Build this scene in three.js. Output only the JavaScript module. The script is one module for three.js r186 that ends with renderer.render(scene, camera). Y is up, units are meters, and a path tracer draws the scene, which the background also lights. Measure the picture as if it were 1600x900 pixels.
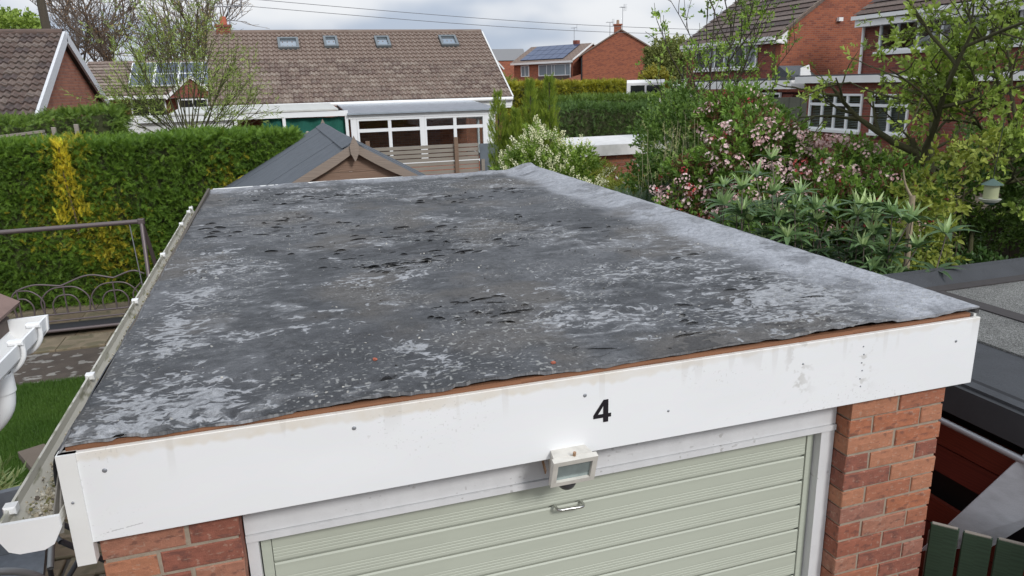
import * as THREE from 'three';
import { mergeGeometries } from 'three/addons/utils/BufferGeometryUtils.js';
import { FontLoader } from 'three/addons/loaders/FontLoader.js';
import { TextGeometry } from 'three/addons/geometries/TextGeometry.js';

// ---------- camera, sky, sun, exposure ----------
const scene = new THREE.Scene();
const camera = new THREE.PerspectiveCamera(42.82, 16 / 9, 0.05, 600);
camera.position.set(0.604, 3.313, 1.988);
camera.rotation.order = 'YXZ';
camera.rotation.set(-0.2709, -0.3015, -0.0262);
const renderer = new THREE.WebGLRenderer({ antialias: true });
renderer.toneMapping = THREE.LinearToneMapping;
renderer.toneMappingExposure = 1.3;
renderer.shadowMap.enabled = true;
const SKY_LEVEL = 0.66;
const sun = new THREE.DirectionalLight(new THREE.Color(1, 0.985, 0.965), 1.5);
sun.position.set(13, 24, 26);
sun.target.position.set(2, 0, -6);
sun.castShadow = true; sun.shadow.radius = 22; sun.shadow.mapSize.set(4096, 4096);
Object.assign(sun.shadow.camera, { left: -40, right: 40, top: 40, bottom: -40, near: 1, far: 160 });
scene.add(sun, sun.target);

// ---------- random numbers and noise ----------
function rngOf(a) { return () => { a |= 0; a = a + 0x6D2B79F5 | 0; let t = Math.imul(a ^ a >>> 15, 1 | a); t = t + Math.imul(t ^ t >>> 7, 61 | t) ^ t; return ((t ^ t >>> 14) >>> 0) / 4294967296; }; }
const R0 = rngOf(77);
const HT = new Float32Array(65536); for (let i = 0; i < 65536; i++) HT[i] = R0();
const hash = (x, y, s) => HT[(Math.imul(x, 7919) ^ Math.imul(y, 104729) ^ Math.imul(s, 15731)) & 65535];
function noise(x, y, s = 0) {
  const xi = Math.floor(x), yi = Math.floor(y); let fx = x - xi, fy = y - yi;
  fx = fx * fx * (3 - 2 * fx); fy = fy * fy * (3 - 2 * fy);
  const a = hash(xi, yi, s), b = hash(xi + 1, yi, s), c = hash(xi, yi + 1, s), d = hash(xi + 1, yi + 1, s);
  return a + (b - a) * fx + (c - a) * fy + (a - b - c + d) * fx * fy;
}
function fbm(x, y, s = 0, o = 4) { let v = 0, a = 0.5, t = 0; for (let i = 0; i < o; i++) { v += a * noise(x, y, s + i * 13); t += a; a *= 0.5; x = x * 2.03 + 5.1; y = y * 2.03 + 1.7; } return v / t; }
const sst = (a, b, x) => { const t = Math.min(1, Math.max(0, (x - a) / (b - a))); return t * t * (3 - 2 * t); };
const mix = (a, b, t) => a + (b - a) * t;
const mix3 = (a, b, t) => [mix(a[0], b[0], t), mix(a[1], b[1], t), mix(a[2], b[2], t)];
const enc = (v) => { v = Math.min(1, Math.max(0, v)); return 255 * (v <= 0.0031308 ? 12.92 * v : 1.055 * Math.pow(v, 1 / 2.4) - 0.055); };

// ---------- sky: broken overcast ----------
{
  const w = 1024, h = 512, d = new Float32Array(w * h * 4);
  for (let j = 0; j < h; j++) for (let i = 0; i < w; i++) {
    const el = ((j + 0.5) / h - 0.5) * Math.PI, az = ((i + 0.5) / w - 0.5) * 2 * Math.PI;
    const y = Math.max(Math.sin(el), 0), c = Math.cos(el), k = 1 / (y + 0.12);
    const X = Math.cos(az) * c * k, Z = Math.sin(az) * c * k;
    const n = fbm(X * 0.9 + 20, Z * 0.9 + 20, 3, 6), n2 = fbm(X * 2.1 + 50, Z * 2.1 + 9, 31, 5);
    const t = sst(0.34, 0.6, n * 0.7 + n2 * 0.3);
    const col = mix3([0.58, 0.67, 0.81], [1.02, 1.045, 1.08], t);
    const lift = SKY_LEVEL * (0.92 + 0.75 * y);
    const q = (j * w + i) * 4;
    for (let e = 0; e < 3; e++) d[q + e] = col[e] * lift;
    d[q + 3] = 1;
  }
  const t = new THREE.DataTexture(d, w, h, THREE.RGBAFormat, THREE.FloatType);
  t.mapping = THREE.EquirectangularReflectionMapping; t.magFilter = THREE.LinearFilter; t.minFilter = THREE.LinearFilter; t.needsUpdate = true;
  scene.background = t; scene.environment = t;
}

// ---------- textures ----------
function dataTex(w, h, fn, srgb = true, rep) {
  const d = new Uint8Array(w * h * 4);
  for (let j = 0; j < h; j++) for (let i = 0; i < w; i++) {
    const v = fn(i, j), q = (j * w + i) * 4;
    if (srgb) { d[q] = enc(v[0]); d[q + 1] = enc(v[1]); d[q + 2] = enc(v[2]); } else d[q] = d[q + 1] = d[q + 2] = 255 * Math.min(1, Math.max(0, v));
    d[q + 3] = 255;
  }
  const t = new THREE.DataTexture(d, w, h, THREE.RGBAFormat);
  if (srgb) t.colorSpace = THREE.SRGBColorSpace;
  t.magFilter = THREE.LinearFilter; t.minFilter = THREE.LinearMipmapLinearFilter; t.generateMipmaps = true;
  t.wrapS = t.wrapT = THREE.RepeatWrapping; if (rep) t.repeat.set(rep[0], rep[1]); t.needsUpdate = true;
  return t;
}
// periodic fbm for tiling textures
function pn(x, y, p, s) { const xi = Math.floor(x), yi = Math.floor(y); let fx = x - xi, fy = y - yi; fx = fx * fx * (3 - 2 * fx); fy = fy * fy * (3 - 2 * fy); const m = (a) => ((a % p) + p) % p; const a = hash(m(xi), m(yi), s), b = hash(m(xi + 1), m(yi), s), c = hash(m(xi), m(yi + 1), s), d = hash(m(xi + 1), m(yi + 1), s); return a + (b - a) * fx + (c - a) * fy + (a - b - c + d) * fx * fy; }
function pf(u, v, p, s, o = 4) { let r = 0, a = 0.5, t = 0; for (let i = 0; i < o; i++) { r += a * pn(u * p, v * p, p, s + i * 7); t += a; a *= 0.55; p *= 2; } return r / t; }
const C = (r, g, b) => new THREE.Color().setRGB(r, g, b);
const grainTex = dataTex(512, 512, (i, j) => { const u = i / 512, v = j / 512; const n = 0.72 + 0.36 * pf(u, v, 6, 5, 6) + 0.16 * (hash(i, j, 9) - 0.5); return [n, n, n]; });
const grainBump = dataTex(512, 512, (i, j) => 0.6 * pf(i / 512, j / 512, 16, 15, 5) + 0.4 * hash(i, j, 19), false);
const woodTex = dataTex(512, 512, (i, j) => { const u = i / 512, v = j / 512; const n = pf(u * 0.5, v, 4, 25, 3), g = Math.sin((v * 30 + n * 5) * 6.283); const f = pn(u * 8, v * 128, 128, 41); const q = 0.72 + 0.12 * g + 0.34 * f * pf(u, v, 4, 61, 3) + 0.12 * n; return [q, q * 0.98, q * 0.95]; });
function texRep(t, rx, ry) { const c = t.clone(); c.repeat.set(rx, ry); c.needsUpdate = true; return c; }
const grainM = texRep(grainTex, 1.3, 1.3), grainF = texRep(grainTex, 5, 5), grainBumpM = texRep(grainBump, 3, 3), woodM = texRep(woodTex, 0.8, 2.2);
function mat(c, rough = 0.8, o = {}) { return new THREE.MeshStandardMaterial({ color: c, roughness: rough, side: THREE.DoubleSide, ...o }); }
function leafMat(o = {}) { return new THREE.MeshPhysicalMaterial({ color: C(1, 1, 1), roughness: 0.55, transmission: 0.38, thickness: 0, side: THREE.DoubleSide, specularIntensity: 0.5, ...o }); }
// brick walls too far away to tell the bricks apart: 8 x 16 bricks on 1.8 x 1.2 m
function brickTex(base, dark, mortar, seed) {
  const w = 768, h = 512;
  const f = (i, j) => {
    const c = Math.floor(j / 32), fy = (j % 32) / 32, off = c % 2 ? 48 : 0, x = (i + off) % w, b = Math.floor(x / 96), fx = (x % 96) / 96;
    const edge = Math.min(Math.min(fx, 1 - fx) * 225, Math.min(fy, 1 - fy) * 75);
    return { c, b, m: 1 - sst(4, 7, edge) };
  };
  return {
    map: dataTex(w, h, (i, j) => { const q = f(i, j); const k = hash(q.b, q.c, seed); const n = 0.82 + 0.36 * noise(i / 5, j / 5, seed); let col = mix3(base, dark, k * k); col = col.map((v) => v * n); return mix3(col, mortar.map((v) => v * n), q.m * 0.85); }, true, [1 / 1.8, 1 / 1.2]),
    bump: dataTex(w, h, (i, j) => { const q = f(i, j); return (1 - q.m) * 0.8 + 0.2 * noise(i / 4, j / 4, seed); }, false, [1 / 1.8, 1 / 1.2]),
  };
}
const bOrange = brickTex([0.34, 0.105, 0.052], [0.2, 0.06, 0.038], [0.25, 0.17, 0.13], 3);
const bRed = brickTex([0.25, 0.07, 0.045], [0.13, 0.04, 0.033], [0.2, 0.13, 0.11], 8);
const bPink = brickTex([0.34, 0.13, 0.075], [0.24, 0.085, 0.055], [0.28, 0.19, 0.15], 12);
const brickMat = (b) => mat(C(1, 1, 1), 0.9, { map: b.map, bumpMap: b.bump, bumpScale: 0.008 });
const M = {
  white: mat(C(0.8, 0.8, 0.8), 0.45, { map: texRep(dataTex(256, 256, (i, j) => { const n = 0.93 + 0.09 * pf(i / 256, j / 256, 5, 71, 5); return [n, n, n * 0.99]; }), 1, 1) }),
  whiteOld: mat(C(0.74, 0.74, 0.72), 0.6, { map: grainF }),
  upvc: mat(C(0.8, 0.81, 0.82), 0.35),
  brickO: brickMat(bOrange), brickR: brickMat(bRed), brickP: brickMat(bPink),
  pane: mat(C(0.018, 0.02, 0.022), 0.06, { }),
  glass: new THREE.MeshPhysicalMaterial({ color: C(0.93, 0.96, 0.96), roughness: 0.02, transmission: 1, thickness: 0, ior: 1.5 }),
  dark: mat(C(0.02, 0.02, 0.022), 0.8), room: mat(C(0.32, 0.3, 0.27), 0.9, { map: null }),
  steel: mat(C(0.55, 0.55, 0.53), 0.3, { metalness: 1 }),
  galv: mat(C(0.35, 0.36, 0.38), 0.45, { metalness: 0.8 }),
  swing: mat(C(0.13, 0.105, 0.105), 0.45, { metalness: 0.35 }),
  bark: mat(C(0.085, 0.07, 0.05), 0.95, { map: grainF, bumpMap: grainBumpM, bumpScale: 0.01 }),
  barkMoss: mat(C(0.105, 0.1, 0.045), 0.95, { map: grainF, bumpMap: grainBumpM, bumpScale: 0.012 }),
  twig: mat(C(0.1, 0.072, 0.052), 0.95), twigGrey: mat(C(0.16, 0.13, 0.11), 0.95), straw: mat(C(0.36, 0.32, 0.2), 0.9),
  felt: mat(C(0.085, 0.09, 0.098), 0.9, { map: grainM, bumpMap: grainBumpM, bumpScale: 0.006 }),
  wood: mat(C(0.23, 0.155, 0.11), 0.85, { map: woodM }),
  woodGrey: mat(C(0.3, 0.27, 0.235), 0.9, { map: woodM }),
  leaf: leafMat(),
  leafGloss: leafMat({ roughness: 0.35 }),
  petal: leafMat({ roughness: 0.7, transmission: 0.2 }),
};

// ---------- building helpers ----------
const taken = {};
function numbered(n) { const k = taken[n] = (taken[n] ?? -1) + 1; return k ? n + '_' + String(k).padStart(3, '0') : n; }
function thing(name, label, category, pos = [0, 0, 0], group) {
  const o = new THREE.Group(); o.name = numbered(name); o.position.set(...pos); o.userData = { label, category };
  if (group) o.userData.group = group; scene.add(o); return o;
}
function obj(name, geo, m, parent, kind) {
  const g = Array.isArray(geo) ? (geo.length > 1 ? mergeGeometries(geo.map((q) => q.index ? q.toNonIndexed() : q)) : geo[0]) : geo;
  const o = new THREE.Mesh(g, m); o.name = name; o.castShadow = o.receiveShadow = true;
  if (kind) o.userData.kind = kind; parent.add(o); return o;
}
function struct(name, geo, m) { const o = obj(name, geo, m, scene); o.userData.kind = 'structure'; return o; }
function fin(g) { // keep position, normal, uv only
  for (const k of Object.keys(g.attributes)) if (!['position', 'normal', 'uv'].includes(k)) g.deleteAttribute(k);
  if (!g.attributes.uv) g.setAttribute('uv', new THREE.BufferAttribute(new Float32Array(g.attributes.position.count * 2), 2));
  return g;
}
// box from min to max corner, uv in metres
function bx(x0, y0, z0, x1, y1, z1) {
  const w = x1 - x0, h = y1 - y0, d = z1 - z0, g = new THREE.BoxGeometry(w, h, d), uv = g.attributes.uv, n = g.attributes.normal;
  for (let i = 0; i < uv.count; i++) { const ax = Math.abs(n.getX(i)), ay = Math.abs(n.getY(i)); uv.setXY(i, uv.getX(i) * (ax > 0.5 ? d : w) + x0, uv.getY(i) * (ay > 0.5 ? d : h) + y0); }
  return g.translate((x0 + x1) / 2, (y0 + y1) / 2, (z0 + z1) / 2);
}
// box with chamfered edges, centred
function cbox(w, h, d, c = 0.004, jit = 0, rnd = Math.random) {
  const s = new THREE.Shape(), a = w / 2 - c, b = h / 2 - c;
  s.moveTo(-a, -b); s.lineTo(a, -b); s.lineTo(a, b); s.lineTo(-a, b); s.closePath();
  const g = new THREE.ExtrudeGeometry(s, { depth: d - 2 * c, bevelEnabled: true, bevelThickness: c, bevelSize: c, bevelSegments: 1 }).translate(0, 0, -d / 2 + c);
  return g;
}
// bar of section w x h between two points
function bar(a, b, w, h = w, up = [0, 1, 0]) {
  const A = new THREE.Vector3(...a), B = new THREE.Vector3(...b), L = A.distanceTo(B), m = new THREE.Matrix4();
  const z = B.clone().sub(A).normalize(); let u = new THREE.Vector3(...up); if (Math.abs(u.dot(z)) > 0.99) u.set(1, 0, 0);
  const x = u.clone().cross(z).normalize(), y = z.clone().cross(x);
  m.makeBasis(x, y, z).setPosition(A.add(B).multiplyScalar(0.5));
  return bx(-w / 2, -h / 2, -L / 2, w / 2, h / 2, L / 2).applyMatrix4(m);
}
function tube(pts, r, seg = 24, rad = 8, closed = false) { return new THREE.TubeGeometry(new THREE.CatmullRomCurve3(pts.map((p) => new THREE.Vector3(...p)), closed), seg, r, rad, closed); }
function cyl(r0, r1, h, x, y, z, n = 16) { return new THREE.CylinderGeometry(r1, r0, h, n).translate(x, y + h / 2, z); }
function prism(pts, depth, holes = []) { // outline in xy, extruded along z from 0 to depth
  const s = new THREE.Shape(pts.map((p) => new THREE.Vector2(...p)));
  for (const q of holes) s.holes.push(new THREE.Path(q.map((p) => new THREE.Vector2(...p))));
  return new THREE.ExtrudeGeometry(s, { depth, bevelEnabled: false });
}
const rect = (x0, y0, x1, y1) => [[x0, y0], [x1, y0], [x1, y1], [x0, y1]];
const V = (x, y, z) => new THREE.Vector3(x, y, z);
// tapered limbs collected into one geometry
class Limbs {
  constructor() { this.p = []; this.n = []; this.i = []; this.u = []; }
  add(pts, r0, r1, sides = 5) {
    const N = pts.length, base = this.p.length / 3; let ref = V(0.31, 0.2, 0.93);
    for (let k = 0; k < N; k++) {
      const d = pts[Math.min(k + 1, N - 1)].clone().sub(pts[Math.max(k - 1, 0)]).normalize();
      const a = ref.clone().cross(d); if (a.lengthSq() < 1e-4) a.set(1, 0, 0); a.normalize(); const b = d.clone().cross(a);
      const r = mix(r0, r1, k / (N - 1));
      for (let s = 0; s < sides; s++) { const t = s / sides * 6.2832, x = Math.cos(t), y = Math.sin(t); const nx = a.x * x + b.x * y, ny = a.y * x + b.y * y, nz = a.z * x + b.z * y; this.p.push(pts[k].x + nx * r, pts[k].y + ny * r, pts[k].z + nz * r); this.n.push(nx, ny, nz); this.u.push(s / sides * r0 * 6, k * 0.2); }
    }
    for (let k = 0; k < N - 1; k++) for (let s = 0; s < sides; s++) { const a = base + k * sides + s, b = base + k * sides + (s + 1) % sides; this.i.push(a, b, a + sides, b, b + sides, a + sides); }
  }
  geo() { const g = new THREE.BufferGeometry(); g.setAttribute('position', new THREE.Float32BufferAttribute(this.p, 3)); g.setAttribute('normal', new THREE.Float32BufferAttribute(this.n, 3)); g.setAttribute('uv', new THREE.Float32BufferAttribute(this.u, 2)); g.setIndex(this.i); return g; }
}
// ---------- ground ----------
const GH = (x, z) => 0.5 * sst(-12.5, -16, z) * 1 + 0.5 * (1 - sst(-12.5, -16, z)) * sst(9, 13, x);
{
  const g = new THREE.PlaneGeometry(500, 500, 250, 250).rotateX(-Math.PI / 2), p = g.attributes.position;
  for (let i = 0; i < p.count; i++) p.setY(i, GH(p.getX(i), p.getZ(i)) - 0.02);
  g.computeVertexNormals();
  const uv = g.attributes.uv; for (let i = 0; i < uv.count; i++) uv.setXY(i, p.getX(i), p.getZ(i));
  struct('ground', g, mat(C(0.11, 0.085, 0.06), 0.95, { map: grainM }));
}
// ---------- the garage ----------
const GW = 3.073, GL = 5.19;
const garage = thing('flat_roof_garage', 'brick garage with worn grey felt flat roof and deep white fascia', 'garage');
function roofY(x, d) {
  const kerb = sst(GW - 0.3, GW - 0.02, x) * (0.004 + 0.054 * d / GL);
  const back = sst(GL - 0.16, GL - 0.02, d) * 0.018;
  const sag = -0.012 * Math.sin(Math.PI * x / GW) * Math.sin(Math.PI * d / GL);
  let y = 2.4425 + 0.005 * x + kerb + back + sag;
  y += 0.012 * (1 - 0.85 * Math.max(sst(GW - 0.5, GW - 0.2, x), sst(GL - 0.4, GL - 0.1, d))) * (fbm(x * 2.2, d * 2.2, 5, 3) - 0.5) + 0.0045 * (fbm(x * 14, d * 14, 6, 3) - 0.5);
  const peel = fbm(x * 5 + 3, d * 9, 44, 4), zone = sst(0.42, 0.62, fbm(x * 1.1 + 7, d * 1.1, 48, 3)) * (1 - sst(GW - 0.5, GW - 0.25, x));
  y += 0.007 * zone * (sst(0.5, 0.512, peel) + 0.6 * sst(0.6, 0.61, peel));
  return y;
}
const lightSpots = [[.16, 1.1, .1, .55, 1], [.14, .2, .17, .2, 1.1], [.36, .2, .1, .16, .9], [1.0, .42, .1, .2, .9], [1.07, .16, .14, .12, .9], [.99, 1.39, .3, .1, .8], [.21, 2.3, .16, .5, .55], [2.23, .3, .3, .16, .8], [2.5, .42, .25, .2, .8], [2.45, .9, .3, .3, .4], [1.7, .5, .3, .12, .5], [.6, 1.9, .25, .2, .45], [.5, .75, .2, .1, .6], [.75, .9, .2, .12, .5], [1.5, .9, .3, .15, .45], [.35, 4.9, .3, .12, .6], [1.0, 4.7, .5, .12, .55], [2.1, 4.5, .6, .2, .45], [2.0, 1.1, .25, .2, .4], [1.85, .12, .3, .06, .5]];
const darkSpots = [[.2, .46, .09, .1, 1], [.7, .07, .12, .05, .9], [.86, .55, .12, .08, .8], [1.31, 1.6, .22, .2, .7], [.66, .36, .1, .06, .7], [1.75, .75, .12, .08, .6], [1.6, 2.4, .5, .5, .35]];
const spots = (l, x, d) => { let v = 0; for (const s of l) { const a = (x - s[0]) / s[2], b = (d - s[1]) / s[3]; const q = a * a + b * b; if (q < 9) v += s[4] * Math.exp(-q); } return v; };
{
  const W = 1280, H = 2048;
  const hgt = new Float32Array(W * H);
  const map = dataTex(W, H, (i, j) => {
    const x = i / W * GW, d = j / H * GL;
    const wx = x + 0.05 * (noise(x * 9, d * 9, 91) - 0.5) + 0.02 * (noise(x * 37, d * 37, 93) - 0.5), wd = d + 0.05 * (noise(x * 9, d * 9, 92) - 0.5) + 0.02 * (noise(x * 37, d * 37, 94) - 0.5);
    const big = fbm(x * 1.3, d * 1.3, 11, 4), mid = fbm(wx * 7, wd * 9, 17, 5), fine = fbm(x * 60, d * 75, 23, 3), grit = hash(i, j, 5);
    const str = fbm(wx * 19, wd * 34, 19, 5), chipN = fbm(wx * 48, wd * 70, 51, 4);
    let col = mix3([0.047, 0.049, 0.053], [0.118, 0.12, 0.127], sst(0.28, 0.74, 0.4 * big + 0.3 * mid + 0.3 * str));
    const brown = sst(0.48, 0.7, fbm(wx * 2.1 + 30, wd * 2.1, 71, 5));
    col = mix3(col, [0.112, 0.1, 0.088], brown * 0.6);
    col = mix3(col, [0.034, 0.034, 0.037], Math.min(1, spots(darkSpots, wx, wd)) * sst(0.3, 0.55, mid) * 0.75);
    const sil = sst(0.42, 0.72, fbm(wx * 2.4 + 9, wd * 3.1, 37, 5)); // general silvery wear, broken up by the streaks
    col = mix3(col, [0.19, 0.192, 0.199], sil * sst(0.42, 0.64, 0.5 * str + 0.5 * mid) * 0.7);
    const edge = Math.max(sst(GW - 0.44, GW - 0.2, x + 0.2 * (fbm(x * 5, d * 4, 83, 4) - 0.5)), sst(GL - 0.22, GL - 0.06, d + 0.16 * (mid - 0.5)) * 0.7);
    const worn = Math.min(1.15, spots(lightSpots, wx, wd)) * 0.23 + sil * 0.085;
    const fv = 0.25 * mid + 0.3 * str + 0.45 * chipN, fl = sst(0.665 - worn, 0.72 - worn, fv);
    col = mix3(col, [0.34, 0.344, 0.356], fl * (0.3 + 0.7 * sst(0.3, 0.62, chipN)) * 0.85);
    const band = [0.32, 0.327, 0.35].map((v) => v * (0.62 + 0.4 * mid + 0.34 * str));
    col = mix3(col, band, edge * (1 - 0.5 * sst(0.5, 0.7, fbm(wx * 9, wd * 8, 87, 5))));
    const fleck = sst(0.77, 0.82, noise(x * 85, d * 120, 29)) * sst(0.4, 0.62, fbm(x * 3, d * 3, 33, 3));
    col = mix3(col, [0.32, 0.318, 0.305], fleck * 0.7);
    const rg = Math.abs(fbm(wx * 3.2, wd * 7.5, 57, 5) - 0.5), crackZone = sst(0.44, 0.58, fbm(x * 1.6 + 4, d * 1.6, 59, 3)) * (1 - edge);
    const crack = (1 - sst(0.003, 0.009, rg)) * crackZone * sst(0.36, 0.52, fbm(x * 5, d * 5, 58, 3));
    const rub = sst(0.575, 0.63, fbm(wx * 11, wd * 24, 63, 5)) * crackZone;
    col = mix3(col, [0.028, 0.028, 0.03], Math.max(crack * 0.9, rub * 0.6));
    const k = 0.66 + 0.52 * fine + 0.42 * (grit - 0.5);
    hgt[j * W + i] = 0.45 + 0.35 * (mid - 0.5) + 0.25 * fl - 0.4 * Math.max(crack, rub * 0.7) + 0.3 * (fine - 0.5) + 0.12 * (grit - 0.5) + 0.12 * fleck;
    return [col[0] * k, col[1] * k, col[2] * k];
  });
  const bump = dataTex(W, H, (i, j) => hgt[j * W + i], false);
  const felt = mat(C(1, 1, 1), 0.86, { map, bumpMap: bump, bumpScale: 0.016 });
  const nx = 250, nz = 420, pos = [], uv = [], idx = [];
  for (let j = 0; j <= nz; j++) for (let i = 0; i <= nx; i++) {
    let x = i === 0 ? -0.022 : (i - 1) / (nx - 2) * GW, d = j === 0 ? 0 : (j - 1) / (nz - 2) * GL;
    if (i >= nx) x = GW; if (j >= nz) d = GL;
    let y = roofY(Math.max(x, 0), d), z = -d;
    if (j <= 1) z = -0.013 + 0.016 * (fbm(x * 9, 0.3, 66, 4) - 0.5);
    if (j <= 6) y -= 0.002 * (1 - j / 6) + 0.004 * sst(0.4, 0.75, fbm(x * 6, 0.7, 67, 3)) * (1 - j / 6);
    if (j === 0) y -= 0.005 + 0.006 * noise(x * 30, 1, 68);
    if (j === nz) y -= 0.03; if (i === nx) { y -= 0.03; }
    if (i === 0) y -= 0.03;
    pos.push(x, y, z); uv.push(Math.max(0, x) / GW, d / GL);
  }
  for (let j = 0; j < nz; j++) for (let i = 0; i < nx; i++) { const a = j * (nx + 1) + i, b = a + 1, c = a + nx + 1, e = c + 1; idx.push(a, b, c, b, e, c); }
  const g = new THREE.BufferGeometry(); g.setAttribute('position', new THREE.Float32BufferAttribute(pos, 3)); g.setAttribute('uv', new THREE.Float32BufferAttribute(uv, 2)); g.setIndex(idx); g.computeVertexNormals();
  const roof = obj('roof_felt', g, felt, garage); roof.userData.label = 'cracked and patchy grey roofing felt';
  // curled flakes of felt standing off the surface
  const r = rngOf(5), fg = [];
  for (let k = 0; k < 1250; k++) {
    const near = r() < 0.55; const x = 0.1 + r() * (near ? 1.9 : 2.5), d = near ? 0.12 + r() * 1.6 : 0.3 + r() * 4.5;
    if (fbm(x * 1.6 + 4, d * 1.6, 59, 3) < 0.46) continue;
    const L = 0.012 + r() * r() * 0.055, w = L * (0.25 + 0.5 * r()), n = 6, p2 = [], i2 = [], u2 = [], a = (r() - 0.5) * 0.9, lift = 0.003 + r() * 0.009;
    for (let t = 0; t <= n; t++) { const s = t / n - 0.5, ww = w * (1 - 3 * s * s) * (0.7 + 0.6 * r()); for (const e of [0, 1]) { const lx = s * L * 2, lz = e ? ww : 0, X = x + lx * Math.cos(a) - lz * Math.sin(a), Z = d + lx * Math.sin(a) + lz * Math.cos(a); p2.push(X, roofY(Math.min(Math.max(X, 0), GW), Math.max(0, Z)) + (e ? 0.0005 : lift * (1 - 2.4 * s * s)), -Z); u2.push(X / GW, Z / GL); } }
    for (let t = 0; t < n; t++) i2.push(t * 2, t * 2 + 2, t * 2 + 1, t * 2 + 1, t * 2 + 2, t * 2 + 3);
    const q = new THREE.BufferGeometry(); q.setAttribute('position', new THREE.Float32BufferAttribute(p2, 3)); q.setAttribute('uv', new THREE.Float32BufferAttribute(u2, 2)); q.setIndex(i2); q.computeVertexNormals(); fg.push(q.toNonIndexed());
  }
  obj('felt_flake', mergeGeometries(fg), felt, garage, 'stuff');
  const n = 1500, im = new THREE.InstancedMesh(new THREE.IcosahedronGeometry(1, 0), mat(C(1, 1, 1), 0.95), n), m = new THREE.Matrix4(), q = new THREE.Quaternion(), e = new THREE.Euler(); let k = 0;
  for (let t = 0; t < 60000 && k < n; t++) { const x = 0.05 + r() * 2.7, d = 0.05 + r() * 4.9; if (r() > 0.25 * Math.pow(fbm(x * 2 + 4, d * 2.4, 59, 4), 2) + 0.8 * Math.min(1, spots(darkSpots, x, d)) * 0.5) continue; const s = 0.0014 + 0.004 * Math.pow(r(), 4); m.compose(V(x, roofY(x, d) + s * 0.2, -d), q.setFromEuler(e.set(0, r() * 6, r())), V(s * 1.4, s * 0.5, s)); im.setMatrixAt(k, m); const c = r(); im.setColorAt(k++, c < 0.5 ? C(0.3, 0.29, 0.27) : c < 0.65 ? C(0.42, 0.4, 0.36) : C(0.05, 0.048, 0.045)); }
  im.count = k; im.name = 'loose_grit'; im.userData.kind = 'stuff'; garage.add(im);
}
{
  // roof boards, exposed timber edge, walls
  const decking = mat(C(0.25, 0.115, 0.06), 0.85, { map: woodM });
  obj('timber_edge', bx(0.0, 2.37, -0.045, GW - 0.03, 2.4345, -0.0195), decking, garage);
  obj('roof_deck', bx(0.0, 2.36, -GL + 0.02, GW - 0.01, 2.405, -0.061), decking, garage);
  const eave = obj('side_fascia', bx(GW - 0.012, 2.2, -GL + 0.02, GW, 2.43, -0.02), M.whiteOld, garage); eave.userData.label = 'white board along the right roof edge';
  obj('back_fascia', bx(0, 2.22, -GL - 0.004, GW, 2.415, -GL + 0.016), M.whiteOld, garage);
  obj('back_drip_trim', tube([[0.02, 2.455, -GL + 0.005], [0.6, 2.458, -GL + 0.004], [1.2, 2.464, -GL + 0.005], [1.75, 2.46, -GL + 0.005]], 0.012, 20, 8), M.whiteOld, garage);
  obj('wall', [bx(0.04, 0, -GL + 0.1, 0.14, 2.36, -0.14), bx(2.88, 0, -GL + 0.1, 2.98, 2.36, -0.14), bx(0.14, 0, -GL + 0.1, 2.88, 2.36, -GL + 0.2)], M.brickO, garage);
  obj('floor_slab', bx(0.14, 0, -GL + 0.2, 2.88, 0.05, -0.15), mat(C(0.2, 0.2, 0.19), 0.9, { map: grainM }), garage);
}
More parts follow.
